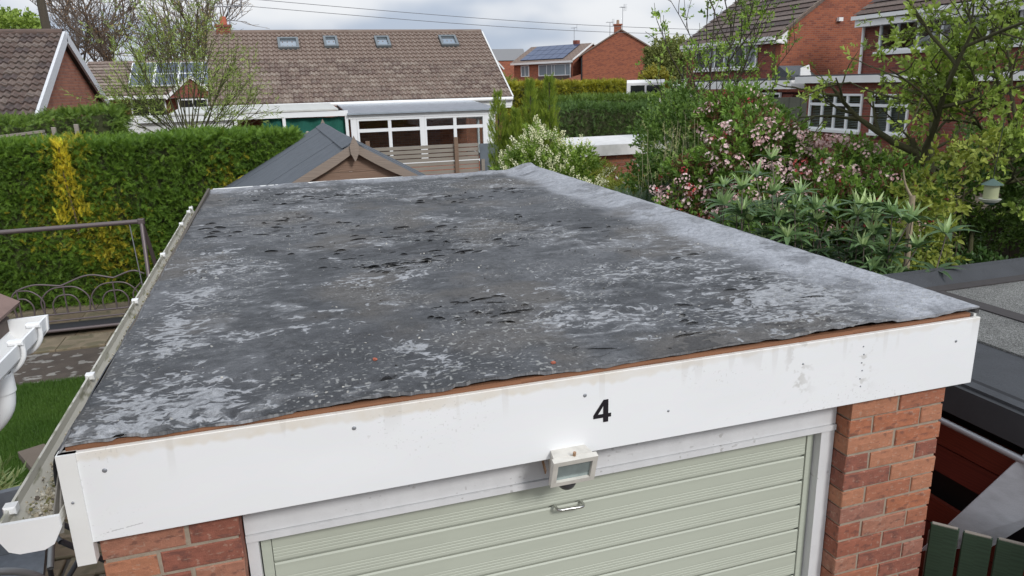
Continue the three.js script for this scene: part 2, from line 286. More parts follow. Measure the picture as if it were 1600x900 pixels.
{
  // fascia board with its stained top edge
  const H = 0.266, W = GW + 0.017;
  const map = dataTex(2048, 256, (i, j) => {
    const x = i / 2048 * W, y = j / 256 * H, t = H - y;
    let c = [0.79, 0.795, 0.8]; const n = fbm(x * 3, y * 9, 21, 4);
    const edge = 0.032 + 0.024 * (fbm(x * 5, 3, 22, 4) - 0.5) + 0.012 * (noise(x * 60, y * 8, 25) - 0.5) - 0.012 * sst(1.5, 2.2, x);
    const st = (1 - sst(edge - 0.012, edge + 0.004, t)) * (0.45 + 0.8 * (fbm(x * 26, y * 40, 23, 4) - 0.1));
    c = mix3(c, [0.66, 0.58, 0.46], Math.min(1, st) * (0.62 - 0.25 * sst(1.2, 2.4, x)));
    const drip = sst(0.72, 0.8, noise(x * 34, 2 + y * 3, 26)) * (1 - sst(0.02, 0.06 + 0.08 * noise(x * 12, 1, 28), t)) * 0.14;
    c = mix3(c, [0.36, 0.31, 0.25], drip);
    const grime = sst(0.6, 0.74, fbm(x * 30, y * 34, 29, 4)) * (Math.exp(-(((x - 2.28) / 0.05) ** 2)) + Math.exp(-(((x - 2.55) / 0.05) ** 2))) * sst(0.0, 0.1, y) * 0.5;
    c = mix3(c, [0.42, 0.4, 0.36], Math.min(0.6, grime));
    const speck = sst(0.86, 0.9, noise(x * 160, y * 160, 30)) * sst(0.55, 0.75, fbm(x * 2, y * 6, 32, 3)) * 0.3;
    c = mix3(c, [0.4, 0.38, 0.35], speck);
    const scr = Math.abs(y - 0.028 - (x - 0.13) * 0.11) < 0.0012 && x > 0.07 && x < 0.17 && hash(i >> 2, 3, 6) > 0.35 ? 0.6 : 0;
    c = mix3(c, [0.3, 0.3, 0.3], scr);
    const k = 0.97 + 0.05 * n; return [c[0] * k, c[1] * k, c[2] * k];
  });
  map.wrapS = map.wrapT = THREE.ClampToEdgeWrapping;
  const g = cbox(W, H, 0.018, 0.0015).translate(W / 2 - 0.017, 2.42 - H / 2, -0.009), p = g.attributes.position, uv = g.attributes.uv;
  for (let i = 0; i < p.count; i++) uv.setXY(i, (p.getX(i) + 0.017) / W, (p.getY(i) - 2.42 + H) / H);
  const fascia = obj('fascia_board', g, mat(C(1, 1, 1), 0.38, { map }), garage);
  fascia.userData.label = 'deep white fascia board with a stained top edge';
  const nail = new THREE.SphereGeometry(0.0065, 10, 6).scale(1, 1, 0.35);
  const nailM = mat(C(0.3, 0.31, 0.33), 0.5, { metalness: 0.5 });
  for (const [x, y, s] of [[.085, 2.359, 1], [.734, 2.368, 1], [1.455, 2.356, 1], [2.28, 2.345, .6], [2.967, 2.338, .9], [1.755, 2.253, .7], [.0, 2.285, .6]]) obj('nail_head', nail.clone().scale(s, s, 1).translate(x, y, x < 0.01 ? 0.0085 : 0.0005), nailM, fascia);
  for (let k = 0; k < 6; k++) obj('nail_head', nail.clone().scale(0.5, 0.5, 0.8).translate(2.535 + (k % 2) * 0.006, 2.375 - k * 0.031, 0.0005), nailM, fascia);
  const font = await new FontLoader().loadAsync('fonts/droid/droid_sans_bold.typeface.json');
  const tg = new TextGeometry('4', { font, size: 0.082, depth: 0.0015, curveSegments: 6 }); tg.computeBoundingBox();
  const bb = tg.boundingBox; tg.translate(-bb.min.x, -bb.min.y, 0).scale(0.062 / (bb.max.x - bb.min.x), 0.078 / (bb.max.y - bb.min.y), 1).translate(1.484, 2.253, 0.0003);
  obj('house_number', tg, mat(C(0.012, 0.01, 0.014), 0.4), fascia);
  obj('fascia_end_cap', [bx(-0.02, 2.094, -0.03, 0.026, 2.42, 0.0055)], mat(C(0.78, 0.775, 0.76), 0.42, { map: M.white.map }), garage);
}
{
  // door frame and up-and-over door
  const paint = mat(C(0.66, 0.66, 0.665), 0.6, { map: dataTex(1024, 256, (i, j) => { const x = i / 1024, y = j / 256; const n = 0.9 + 0.14 * fbm(x * 40, y * 6, 13, 4); const c = sst(0.84, 0.88, noise(x * 130, y * 60, 14)) * sst(0.55, 0.66, fbm(x * 9, y * 5, 15, 3)); return mix3([n, n, n], [0.4, 0.38, 0.35], c * 0.5); }, true, [0.5, 2]), bumpMap: grainBumpM, bumpScale: 0.001 });
  const frame = obj('door_frame', [bx(0.395, 2.028, -0.2, 2.538, 2.2, -0.1), bx(0.395, 2.004, -0.2, 2.538, 2.026, -0.092), bx(0.395, 0, -0.2, 0.428, 2.003, -0.1), bx(2.478, 0, -0.2, 2.538, 2.003, -0.1)], paint, garage);
  frame.userData.label = 'white painted timber door frame';
  const sage = mat(C(0.45, 0.475, 0.395), 0.5, { map: dataTex(512, 512, (i, j) => { const u = i / 512, v = j / 512; const n = 0.9 + 0.1 * pf(u, v, 4, 47, 4) + 0.07 * pn(u * 6, v * 96, 96, 48); const s = sst(0.62, 0.76, pf(u, v, 4, 49, 5)) * 0.12; return [n + s, n + s, n + s]; }, true, [0.7, 0.9]) });
  const door = obj('garage_door', [bx(0.436, 0.03, -0.19, 2.474, 1.998, -0.16)], sage, garage);
  door.userData.label = 'sage green ribbed up-and-over door';
  obj('door_edge_trim', [bx(0.432, 0.02, -0.158, 0.462, 1.998, -0.136)], sage, door); obj('door_edge_trim', [bx(2.446, 0.02, -0.158, 2.474, 1.998, -0.136)], sage, door);
  const ph = 0.1085, prof = [];
  // plank section: a groove at the foot, then fine ribs, then a plain face
  const sec = [[0, -0.010], [0.006, -0.010], [0.01, 0]];
  for (let k = 0; k < 4; k++) { const y = 0.02 + k * 0.011; sec.push([y, 0], [y + 0.002, -0.001], [y + 0.004, 0]); }
  sec.push([ph - 0.016, 0.0], [ph - 0.006, 0.0005], [ph, -0.003]);
  const x0 = 0.464, x1 = 2.444;
  const pg = (() => {
    const pos = [], uv = [], idx = [];
    sec.forEach(([y, z], k) => { for (const x of [x0, x1]) { pos.push(x, y, z); uv.push(x, y); } if (k) { const a = (k - 1) * 2; idx.push(a, a + 1, a + 2, a + 1, a + 3, a + 2); } });
    const g = new THREE.BufferGeometry(); g.setAttribute('position', new THREE.Float32BufferAttribute(pos, 3)); g.setAttribute('uv', new THREE.Float32BufferAttribute(uv, 2)); g.setIndex(idx); const q = g.toNonIndexed(); q.computeVertexNormals(); return q;
  })();
  for (let k = 0; k < 18; k++) { const o = obj('door_plank', pg, sage, door); o.position.set(0, 1.992 - (k + 1) * ph, -0.142); }
  obj('door_handle', [tube([[1.4, 1.893, -0.14], [1.4, 1.893, -0.112], [1.408, 1.892, -0.105], [1.45, 1.89, -0.104], [1.49, 1.888, -0.105], [1.498, 1.888, -0.112], [1.498, 1.888, -0.14]], 0.0055, 40, 8)], M.steel, door);
  // brick piers, each brick on its own over a recessed mortar core
  const r = rngOf(31);
  const bt = [0, 1, 2, 3, 4, 5, 6].map((k) => {
    const cols = [[0.39, 0.15, 0.085], [0.33, 0.115, 0.07], [0.45, 0.195, 0.11], [0.29, 0.105, 0.07], [0.38, 0.17, 0.11], [0.42, 0.155, 0.08], [0.34, 0.15, 0.105]][k];
    return mat(C(1, 1, 1), 0.92, { map: dataTex(128, 64, (i, j) => { const n = 0.72 + 0.42 * fbm(i / 14, j / 14, 100 + k, 4) + 0.24 * (hash(i, j, k + 40) - 0.5); const d = sst(0.62, 0.75, fbm(i / 20 + 9, j / 20, 120 + k, 4)); const c = mix3(cols, [0.13, 0.06, 0.05], d * 0.55), e = sst(0.66, 0.74, fbm(i / 9, j / 9, 140 + k, 4)); return mix3(c, [0.46, 0.33, 0.25], e * 0.4).map((v) => v * n); }, true, [4.6, 15.3]), bumpMap: grainBumpM, bumpScale: 0.004 });
  });
  const mortar = mat(C(0.42, 0.345, 0.265), 0.95, { map: grainF, bumpMap: grainBumpM, bumpScale: 0.006 });
  const shapes = {};
  const brickGeo = (w, v) => shapes[w + '_' + v] ??= (() => { // chamfered brick with slightly worn corners
    const q = rngOf(v * 91 + Math.round(w * 1000)), g = cbox(w, 0.065, 0.1025, 0.0028), p = g.attributes.position, mem = {};
    for (let i = 0; i < p.count; i++) { const key = [p.getX(i), p.getY(i), p.getZ(i)].map((t) => t.toFixed(4)).join(); const j = mem[key] ??= [q() - 0.5, q() - 0.5, q() - 0.5]; p.setXYZ(i, p.getX(i) + j[0] * 0.004, p.getY(i) + j[1] * 0.003, p.getZ(i) + j[2] * 0.002); }
    g.computeVertexNormals(); return g;
  })();
  const pier = (x0, x1, A, B, side) => {
    const zf = -0.03, core = obj('brick_pier', [bx(x0 + 0.007, 0, zf - 0.2, x1 - 0.007, 2.36, zf - 0.0045)], mortar, garage);
    for (let k = 0; k < 31; k++) {
      const y = 2.07 + 0.0375 + 0.075 * (3 - k); if (y < 0.03) break;
      let x = x0; for (const w of (k % 2 ? A : B)) { const b = obj('brick', brickGeo(w, Math.floor(r() * 3)), bt[Math.floor(r() * 7)], core); b.position.set(x + w / 2, y + (r() - 0.5) * 0.003, zf - 0.051 + (r() - 0.5) * 0.004); b.rotation.z = (r() - 0.5) * 0.01; x += w + 0.01; }
    }
    return core;
  };
  pier(2.542, 2.983, [0.215, 0.216], [0.103, 0.215, 0.103]);
  pier(0.03, 0.39, [0.215, 0.135], [0.135, 0.215]);
}
{
  // gutter along the left eaves
  const gp = mat(C(0.56, 0.545, 0.49), 0.5, { map: dataTex(256, 512, (i, j) => { const n = fbm(i / 26, j / 40, 201, 4); const g = sst(0.5, 0.66, n); return mix3([0.98, 0.97, 0.95], [0.34, 0.35, 0.24], g * 0.75); }, true, [3, 1]) });
  const s = [[-0.03, 0.0], [-0.03, -0.03], [-0.052, -0.066], [-0.072, -0.074], [-0.122, -0.074], [-0.142, -0.064], [-0.16, -0.028], [-0.16, 0], [-0.166, 0.002], [-0.166, -0.03], [-0.147, -0.069], [-0.125, -0.08], [-0.07, -0.08], [-0.048, -0.07], [-0.0265, -0.03], [-0.0265, 0]];
  const Lg = 5.1, gut = obj('gutter', [prism(s, Lg).translate(0, 2.272, -5.06)], gp, garage);
  gut.userData.label = 'dirty white gutter along the left roof edge';
  const slope = (g) => { const p = g.attributes.position; for (let i = 0; i < p.count; i++) p.setY(i, p.getY(i) + 0.072 * Math.min(1, Math.max(0, -p.getZ(i) / 5.1))); g.computeVertexNormals(); return g; };
  slope(gut.geometry);
  const cap = obj('gutter_stop_end', [prism([[-0.024, 0.006], [-0.024, -0.03], [-0.046, -0.071], [-0.07, -0.083], [-0.126, -0.083], [-0.149, -0.072], [-0.169, -0.03], [-0.169, 0.006]], 0.012).translate(0, 2.272, 0.04)], M.white, gut);
  for (const z of [-0.05, -0.99, -2.02, -3.09, -4.18, -4.75, -4.95]) obj('gutter_bracket', [slope(cbox(0.03, 0.022, 0.035, 0.004).translate(-0.16, 2.268, z)), slope(bx(-0.17, 2.2, z - 0.012, -0.164, 2.27, z + 0.012))], M.white, gut);
  // grit and moss lying in the gutter
  const r = rngOf(8), gr = new THREE.IcosahedronGeometry(1, 0), n = 9500;
  const im = new THREE.InstancedMesh(gr, mat(C(1, 1, 1), 0.95), n), m = new THREE.Matrix4(), q = new THREE.Quaternion(), e = new THREE.Euler();
  for (let k = 0; k < n; k++) {
    const z = 0.03 - 5 * Math.pow(r(), 1.15), x = -0.1 + (r() + r() - 1) * 0.055, sz = 0.002 + 0.007 * r() * r();
    const wall = Math.abs(x + 0.097) > 0.026 ? (Math.abs(x + 0.097) - 0.026) * 1.1 : 0;
    m.compose(V(x, 2.272 - 0.0715 + wall + 0.006 * r() * sst(-0.8, 0, z) + 0.072 * -z / 5.1, z), q.setFromEuler(e.set(r() * 6, r() * 6, r() * 6)), V(sz, sz * 0.6, sz)); im.setMatrixAt(k, m);
    const t = r(); im.setColorAt(k, t < 0.55 ? C(0.36, 0.32, 0.24) : t < 0.75 ? C(0.52, 0.49, 0.42) : t < 0.88 ? C(0.16, 0.15, 0.06) : C(0.12, 0.1, 0.08));
  }
  im.name = 'gutter_grit'; im.userData.kind = 'stuff'; gut.add(im);
  obj('eaves_board', [slope(bx(-0.024, 2.19, -GL, -0.006, 2.40, -0.045))], mat(C(0.1, 0.085, 0.07), 0.9, { map: woodM }), garage);
  // felt hanging over the eave into the gutter
  const fl = (z0, z1, o, drop) => { const pts = [], ix = [], uv = []; const nz = 24, nt = 6; for (let j = 0; j <= nz; j++) for (let t = 0; t <= nt; t++) { const z = mix(z0, z1, j / nz), a = t / nt, w = 0.012 * (noise(z * 9, a * 2, 7) - 0.5); pts.push(-0.02 - o * Math.sin(a * 1.5) + w, 2.415 - drop * (1 - Math.cos(a * 1.7)) * (0.85 + 0.3 * noise(z * 14, 2, 5)), z); uv.push(z, a); } for (let j = 0; j < nz; j++) for (let t = 0; t < nt; t++) { const a = j * (nt + 1) + t; ix.push(a, a + 1, a + nt + 1, a + 1, a + nt + 2, a + nt + 1); } const g = new THREE.BufferGeometry(); g.setAttribute('position', new THREE.Float32BufferAttribute(pts, 3)); g.setAttribute('uv', new THREE.Float32BufferAttribute(uv, 2)); g.setIndex(ix); g.computeVertexNormals(); return g; };
  const flap = mat(C(0.1, 0.105, 0.12), 0.85, { map: grainF });
  obj('felt_flap', fl(-0.05, -GL + 0.03, 0.028, 0.085), flap, garage);
  const torn = mat(C(0.25, 0.235, 0.21), 0.85, { map: grainF });
  obj('torn_felt_strip', [bar([-0.035, 2.36, -0.1], [-0.058, 2.205, 0.0], 0.03, 0.004, [1, 0, 0.3]), bar([-0.025, 2.35, -0.05], [-0.036, 2.21, 0.02], 0.02, 0.004, [1, 0, 0.2])], torn, garage);
}
{
  // floodlight over the door
  const fl = thing('floodlight', 'small weathered white floodlight with sensor above the green garage door', 'floodlight', [1.395, 2.135, -0.1]); fl.scale.setScalar(0.88);
  const cream = mat(C(0.66, 0.63, 0.57), 0.5, { map: grainF }), rust = mat(C(0.36, 0.22, 0.13), 0.85, { map: grainF });
  obj('bracket', [bar([-0.07, 0.02, 0.0], [-0.085, -0.03, 0.11], 0.02, 0.004, [1, 0, 0]), bar([0.07, 0.02, 0.0], [0.085, -0.03, 0.11], 0.02, 0.004, [1, 0, 0]), bx(-0.075, 0.0, 0, 0.075, 0.04, 0.012)], rust, fl);
  const head = new THREE.Matrix4().makeRotationX(0.32).setPosition(0, 0.012, 0.12);
  const A = (g) => g.applyMatrix4(head);
  const body = (() => { const g = cbox(0.15, 0.105, 0.085, 0.012), p = g.attributes.position; for (let i = 0; i < p.count; i++) if (p.getZ(i) < 0) p.setXY(i, p.getX(i) * 0.86, p.getY(i) * 0.72); g.computeVertexNormals(); return g; })();
  obj('lamp_body', [A(body)], cream, fl);
  obj('front_rim', [A(prism(rect(-0.085, -0.062, 0.085, 0.06), 0.022, [rect(-0.066, -0.043, 0.066, 0.04)]).translate(0, 0, 0.04))], cream, fl);
  obj('lamp_glass', [A(bx(-0.068, -0.045, 0.044, 0.068, 0.042, 0.05))], mat(C(0.42, 0.5, 0.5), 0.22, { map: grainF, metalness: 0.5 }), fl);
  obj('screw', [A(cyl(0.006, 0.006, 0.02, 0, 0.055, 0.04, 10))], rust, fl);
  obj('top_clip', [A(bx(-0.045, 0.038, -0.036, -0.01, 0.043, -0.03))], rust, fl); obj('top_clip', [A(bx(0.008, 0.038, -0.036, 0.048, 0.043, -0.03))], rust, fl);
  obj('motion_sensor', [new THREE.SphereGeometry(0.038, 20, 10, 0, 6.2832, 1.2, 1.95).translate(0, -0.082, 0.1)], mat(C(0.06, 0.06, 0.065), 0.35), fl);
}
{ // crumbs of brick lying on the roof
  const r = rngOf(3); let n = 0;
  const rubble = [[0.84, 0.30, 0.0085, 'rust red brick crumb lying mid roof near a pale patch'], [1.37, 0.055, 0.008, 'small red brick crumb lying by the front roof edge']];
  for (const [x, d, s, label] of rubble) { const g = new THREE.DodecahedronGeometry(s, 0).scale(1.2, 0.7, 0.9); const o = obj(numbered('brick_crumb'), g, mat(C(0.34, 0.1, 0.06), 0.9), scene); o.position.set(x, roofY(x, d) + s * 0.45, -d); o.rotation.y = r() * 3; o.userData = { label, category: 'brick crumb' }; }
}
// ---------- roof tiles ----------
// double-roll clay tile, width w, exposed height h, lying in the xy plane with its foot at y = 0
function rollTile(w, h, t = 0.055) {
  const pr = [[0, 0], [0.06, 0.0], [0.12, 0.5], [0.2, 1], [0.28, 0.95], [0.38, 0.3], [0.46, 0], [0.56, 0], [0.62, 0.5], [0.7, 1], [0.78, 0.95], [0.88, 0.3], [0.96, 0], [1, 0]];
  const pos = [], uv = [], idx = [];
  const rows = [[-0.012, 0.0, 0], [-0.012, t, 1], [h + 0.05, 0.006, 1]];
  for (const [y, z, k] of rows) for (const [x, q] of pr) { pos.push(x * w, y, k ? z + q * 0.042 : z - 0.02); uv.push(x * w, y); }
  const n = pr.length; for (let r = 0; r < 2; r++) for (let i = 0; i < n - 1; i++) { const a = r * n + i; idx.push(a, a + 1, a + n, a + 1, a + n + 1, a + n); }
  const g = new THREE.BufferGeometry(); g.setAttribute('position', new THREE.Float32BufferAttribute(pos, 3)); g.setAttribute('uv', new THREE.Float32BufferAttribute(uv, 2)); g.setIndex(idx);
  const q = g.toNonIndexed(); q.computeVertexNormals(); return q;
}
const tileSet = (cols, lichen) => cols.map((c, k) => mat(C(1, 1, 1), 0.92, { map: dataTex(96, 96, (i, j) => { const n = 0.7 + 0.5 * fbm(i / 12, j / 12, 300 + k, 4) + 0.2 * (hash(i, j, k) - 0.5); const l = sst(0.56, 0.7, fbm(i / 16 + 5, j / 16, 320 + k, 4)); return mix3(c, lichen, l * 0.5).map((v) => v * n); }, true, [2.3, 2.3]) }));
const tilesBrown = tileSet([[0.185, 0.13, 0.105], [0.22, 0.162, 0.132], [0.155, 0.108, 0.09], [0.25, 0.195, 0.16], [0.19, 0.14, 0.115]], [0.32, 0.285, 0.24]);
const tilesDark = tileSet([[0.12, 0.082, 0.068], [0.15, 0.11, 0.092], [0.09, 0.064, 0.058], [0.17, 0.13, 0.11], [0.13, 0.095, 0.08]], [0.035, 0.035, 0.03]);
// roof plane: origin, unit vectors along the eaves and up the slope
function tileRoof(parent, o, u, v, nu, nv, w, h, mats, seed, skip, limit = 300) {
  const r = rngOf(seed), U = V(...u), Vv = V(...v), N = U.clone().cross(Vv).normalize(), m = new THREE.Matrix4(), g = rollTile(w, h), rest = [];
  let count = 0;
  for (let j = 0; j < nv; j++) for (let i = 0; i < nu; i++) {
    if (skip && skip((i + 0.5) * w, (j + 0.5) * h)) continue;
    const p = V(...o).addScaledVector(U, i * w + (r() - 0.5) * 0.006).addScaledVector(Vv, j * h + (r() - 0.5) * 0.012);
    m.makeBasis(U, Vv, N).setPosition(p);
    if (count++ < limit) { const t = obj('roof_tile', g, mats[Math.floor(r() * mats.length)], parent); t.applyMatrix4(m); }
    else rest.push(g.clone().applyMatrix4(m));
  }
  if (rest.length) obj('upper_roof_tiles', mergeGeometries(rest), mats[1], parent, 'stuff');
}
// straight courses of flat tiles
function courseRoof(parent, o, u, v, len, nv, h, mats, seed, shearEnd = 0) {
  const r = rngOf(seed), U = V(...u), Vv = V(...v), N = U.clone().cross(Vv).normalize(), m = new THREE.Matrix4();
  for (let j = 0; j < nv; j++) {
    const g = [bx(0, 0, 0, len, h + 0.02, 0.012).rotateX(-0.11).translate(0, 0, 0.038)];
    m.makeBasis(U, Vv, N).setPosition(V(...o).addScaledVector(Vv, j * h));
    const t = obj('tile_course', g, mats[j % mats.length], parent); t.applyMatrix4(m);
  }
}
// window: frame with mullions, one pane in each light; built in the xy plane facing +z, then placed by matrix
function windowUnit(parent, mtx, w, h, cols, rows, o = {}) {
  const f = o.f ?? 0.06, b = o.b ?? 0.045, fg = [prism(rect(0, 0, w, h), o.d ?? 0.07, [rect(f, f, w - f, h - f)])], panes = [];
  const xs = [f], ys = [f]; for (const c of cols) xs.push(f + c * (w - 2 * f)); for (const c of rows) ys.push(f + c * (h - 2 * f)); xs.push(w - f); ys.push(h - f);
  for (let i = 1; i < xs.length - 1; i++) fg.push(bx(xs[i] - b / 2, f, 0.004, xs[i] + b / 2, h - f, 0.06));
  for (let j = 1; j < ys.length - 1; j++) for (let i = 0; i < xs.length - 1; i++) fg.push(bx(xs[i] + (i ? b / 2 : 0), ys[j] - b / 2, 0.006, xs[i + 1] - (i < xs.length - 2 ? b / 2 : 0), ys[j] + b / 2, 0.055));
  const win = obj(o.name ?? 'window', fg, o.frame ?? M.upvc, parent); win.applyMatrix4(mtx);
  for (let i = 0; i < xs.length - 1; i++) for (let j = 0; j < ys.length - 1; j++) obj('pane', bx(xs[i] - 0.004, ys[j] - 0.004, 0.02, xs[i + 1] + 0.004, ys[j + 1] + 0.004, 0.026), (o.paneAt && o.paneAt(i, j)) || o.pane || M.pane, win);
  return win;
}
const place = (x, y, z, ry = 0) => new THREE.Matrix4().makeRotationY(ry).setPosition(x, y, z);
const LEFT = -Math.PI / 2; // faces -x, its width running towards +z

// ---------- bungalow behind ----------
{
  const b = thing('bungalow', 'bungalow with long brown tiled roof, four skylights and a chimney', 'bungalow', [0, 0, 0]);
  const x0 = -1.15, x1 = 8.16, ze = -21.77, zr = -25.3, ye = 2.91, yr = 5.15;
  obj('wall', [bx(x0 + 0.2, 0.4, -28.6, x1 - 0.25, 2.85, -22.1)], M.brickP, b);
  obj('gable_wall', [prism([[0, 0], [6.5, 0], [3.25, 2.05]], 0.2).rotateY(Math.PI / 2).translate(x1 - 0.45, 2.85, -22.05)], M.brickP, b);
  const sl = Math.hypot(yr - ye, zr - ze), v = [0, (yr - ye) / sl, (zr - ze) / sl];
  const roof = obj('roof', [prism([[ze, ye - 0.03], [zr, yr - 0.03], [zr * 2 - ze, ye - 0.03], [zr * 2 - ze, ye - 0.13], [zr, yr - 0.13], [ze, ye - 0.13]], x1 - x0).rotateY(-Math.PI / 2).translate(x1, 0, 0)], mat(C(0.15, 0.11, 0.09), 0.95), b);
  const sky = [[1.02, 0.66, 3.02], [2.5, 0.46, 3.09], [4.21, 0.5, 3.07], [6.47, 0.62, 3.1]]; // x, width, foot distance up the slope
  tileRoof(roof, [x0, ye, ze], [1, 0, 0], v, 31, 17, 0.3003, sl / 17, tilesBrown, 4);
  obj('ridge_cap', tube([[x0, yr + 0.02, zr], [x0 + 3, yr + 0.03, zr], [x1 - 3, yr + 0.025, zr], [x1, yr + 0.02, zr]], 0.09, 30, 8), tilesBrown[4], roof);
  obj('verge_board', [bar([x1 + 0.03, ye - 0.05, ze], [x1 + 0.03, yr - 0.02, zr], 0.05, 0.16)], M.whiteOld, roof);
  obj('eaves_gutter', [tube([[x0, ye - 0.06, ze + 0.08], [x1, ye - 0.06, ze + 0.08]], 0.065, 4, 8), bx(x0, ye - 0.28, ze - 0.02, x1, ye - 0.05, ze + 0.02)], M.white, b);
  obj('soffit', [bx(x0, ye - 0.34, ze - 0.3, x1, ye - 0.29, ze + 0.02)], M.white, b);
  const pitch = Math.atan2(yr - ye, -(zr - ze)), fr = mat(C(0.16, 0.18, 0.19), 0.4, { metalness: 0.3 }), skyPane = mat(C(0.3, 0.34, 0.38), 0.04, { metalness: 0.6 });
  for (const [x, w, d] of sky) {
    const m = new THREE.Matrix4().makeBasis(V(1, 0, 0), V(...v), V(0, -v[2], v[1])).setPosition(x, ye + v[1] * d, ze + v[2] * d + 0.0);
    m.multiply(new THREE.Matrix4().makeTranslation(0, 0, 0.06));
    windowUnit(roof, m, w, 0.66, [], [], { name: 'skylight', frame: fr, pane: skyPane, f: 0.075, d: 0.09 });
  }
  const ch = obj('chimney', [bx(-0.86, 4.7, -25.6, -0.42, 5.36, -25.2), bx(-0.9, 5.36, -25.64, -0.38, 5.43, -25.16)], M.brickR, roof);
  obj('chimney_pot', [cyl(0.12, 0.1, 0.26, -0.62, 5.43, -25.4, 14)], mat(C(0.42, 0.12, 0.07), 0.85), roof);
  const aer = (parent, x, y, z, h, len, ry, name = 'television_aerial', els = 6) => {
    const g = [tube([[0, 0, 0], [0, h, 0]], 0.024, 2, 6), tube([[-len * 0.55, h, 0], [len * 0.45, h + 0.02, 0]], 0.02, 2, 6)];
    for (let k = 0; k < els; k++) { const t = -len * 0.5 + len * 0.95 * k / (els - 1); g.push(tube([[t, h - 0.02, -0.16], [t, h + 0.02, 0.16]], 0.008, 2, 5)); }
    g.push(tube([[len * 0.45, h - 0.3, 0], [len * 0.45, h + 0.3, 0]], 0.01, 2, 5)); for (let k = -3; k <= 3; k++) g.push(tube([[len * 0.45, h + k * 0.09, -0.2], [len * 0.45 + 0.05, h + k * 0.09, 0.2]], 0.007, 2, 5));
    const o = obj(name, g, M.galv, parent); o.position.set(x, y, z); o.rotation.y = ry; return o;
  };
  globalThis.__aerial = aer;
  aer(roof, -0.42, 5.4, -25.4, 0.6, 0.9, -0.1);
  obj('downpipe', [cyl(0.035, 0.035, 2.2, 7.6, 0.5, -22.0, 8)], M.white, b);
}
const aerial = globalThis.__aerial; delete globalThis.__aerial;
{
  // lean-to conservatory against the bungalow
  const c = thing('conservatory', 'white framed lean-to conservatory in front of the bungalow', 'conservatory');
  const z = -18.77, top = 2.5;
  const roofM = mat(C(0.33, 0.37, 0.42), 0.25, { map: grainM });
  obj('lean_to_roof', [prism([[-18.6, 2.66], [-21.72, 2.84], [-21.72, 2.8], [-18.6, 2.62]], 4.25).rotateY(-Math.PI / 2).translate(6.78, 0, 0)], roofM, c);
  obj('front_beam', [bx(2.55, 2.505, z - 0.06, 6.72, 2.66, z + 0.06)], M.upvc, c);
  obj('base_wall', [bx(2.6, 0.4, z - 0.1, 6.68, 1.2, z + 0.05)], M.brickP, c);
  for (const [x, w] of [[2.76, 1.78], [4.62, 1.74]]) windowUnit(c, place(x, 1.2, z - 0.02), w, 1.3, [0.5], [0.78], { f: 0.055, b: 0.09, pane: M.glass });
  obj('post', [bx(2.6, 1.2, z - 0.05, 2.755, 2.503, z + 0.05)], M.upvc, c); obj('post', [bx(4.542, 1.2, z - 0.05, 4.617, 2.503, z + 0.05)], M.upvc, c); obj('post', [bx(6.362, 1.2, z - 0.05, 6.66, 2.503, z + 0.05)], M.upvc, c);
  obj('side_frame', [bx(6.56, 2.3, -21.7, 6.62, 2.6, z - 0.06), bx(6.56, 1.2, -21.7, 6.62, 1.3, z - 0.06), bx(6.56, 1.3, -20.4, 6.62, 2.3, -20.3)], M.upvc, c);
  obj('side_glass', [bx(6.585, 1.3, -21.7, 6.595, 2.3, z - 0.07)], M.glass, c);
  obj('back_room_wall', [bx(2.6, 0.5, -21.7, 6.55, 2.78, -21.6), bx(2.56, 0.5, -21.6, 2.6, 2.6, z - 0.11)], M.brickP, c);
  obj('floor', [bx(2.6, 0.5, -21.6, 6.55, 0.56, z - 0.1)], M.room, c);
  // covered passage with green cloth on the left
  const s = thing('garden_canopy', 'white framed canopy with dark green cloth left of the conservatory', 'canopy');
  obj('canopy_beam', [bx(-2.6, 2.6, z - 0.05, 2.545, 2.74, z + 0.05)], M.upvc, s);
  obj('canopy_roof', [prism([[-18.7, 2.79], [-21.7, 2.9], [-21.7, 2.87], [-18.7, 2.75]], 4.2).rotateY(-Math.PI / 2).translate(2.3, 0, 0)], mat(C(0.62, 0.62, 0.58), 0.5, { map: grainM }), s);
  for (const x of [-1.85, -0.32, 0.88, 2.5]) obj('post', [bx(x - 0.04, 0.5, z - 0.04, x + 0.04, 2.598, z + 0.04)], M.upvc, s);
  const cloth = mat(C(0.012, 0.115, 0.085), 0.9, { map: grainF });
  const sheet = (x0, x1, y0, y1, zz) => { const g = new THREE.PlaneGeometry(x1 - x0, y1 - y0, 40, 6), p = g.attributes.position; for (let i = 0; i < p.count; i++) p.setZ(i, 0.03 * Math.sin(p.getX(i) * 14) + 0.02 * noise(p.getX(i) * 6, p.getY(i) * 3, 2)); g.computeVertexNormals(); return g.translate((x0 + x1) / 2, (y0 + y1) / 2, zz); };
  obj('green_cloth', sheet(0.35, 0.85, 1.0, 2.6, z - 0.1), cloth, s); obj('green_cloth', sheet(0.92, 2.46, 1.0, 2.57, z - 0.12), cloth, s);
  obj('pale_panel', [bx(-3.35, 0.5, z - 0.1, -0.4, 2.78, z - 0.07)], M.white, s);
  obj('back_wall', [bx(-1.9, 0.5, -21.65, 2.5, 2.8, -21.6)], M.brickP, s);
  const bn = thing('garden_figure', 'pale weathered animal figure perched in front of green cloth', 'figure', [1.22, 2.02, -18.3]);
  obj('body', [cyl(0.035, 0.03, 0.26, -0.16, -0.1, 0, 8), cyl(0.035, 0.03, 0.26, 0.16, -0.1, 0, 8), tube([[-0.22, 0.14, 0], [-0.1, 0.08, 0], [0.1, 0.08, 0], [0.2, 0.17, 0]], 0.04, 12, 8), new THREE.SphereGeometry(0.055, 12, 8).translate(0.21, 0.19, 0), cyl(0.03, 0.03, 0.14, -0.22, 0.1, 0, 8)], M.woodGrey, bn);
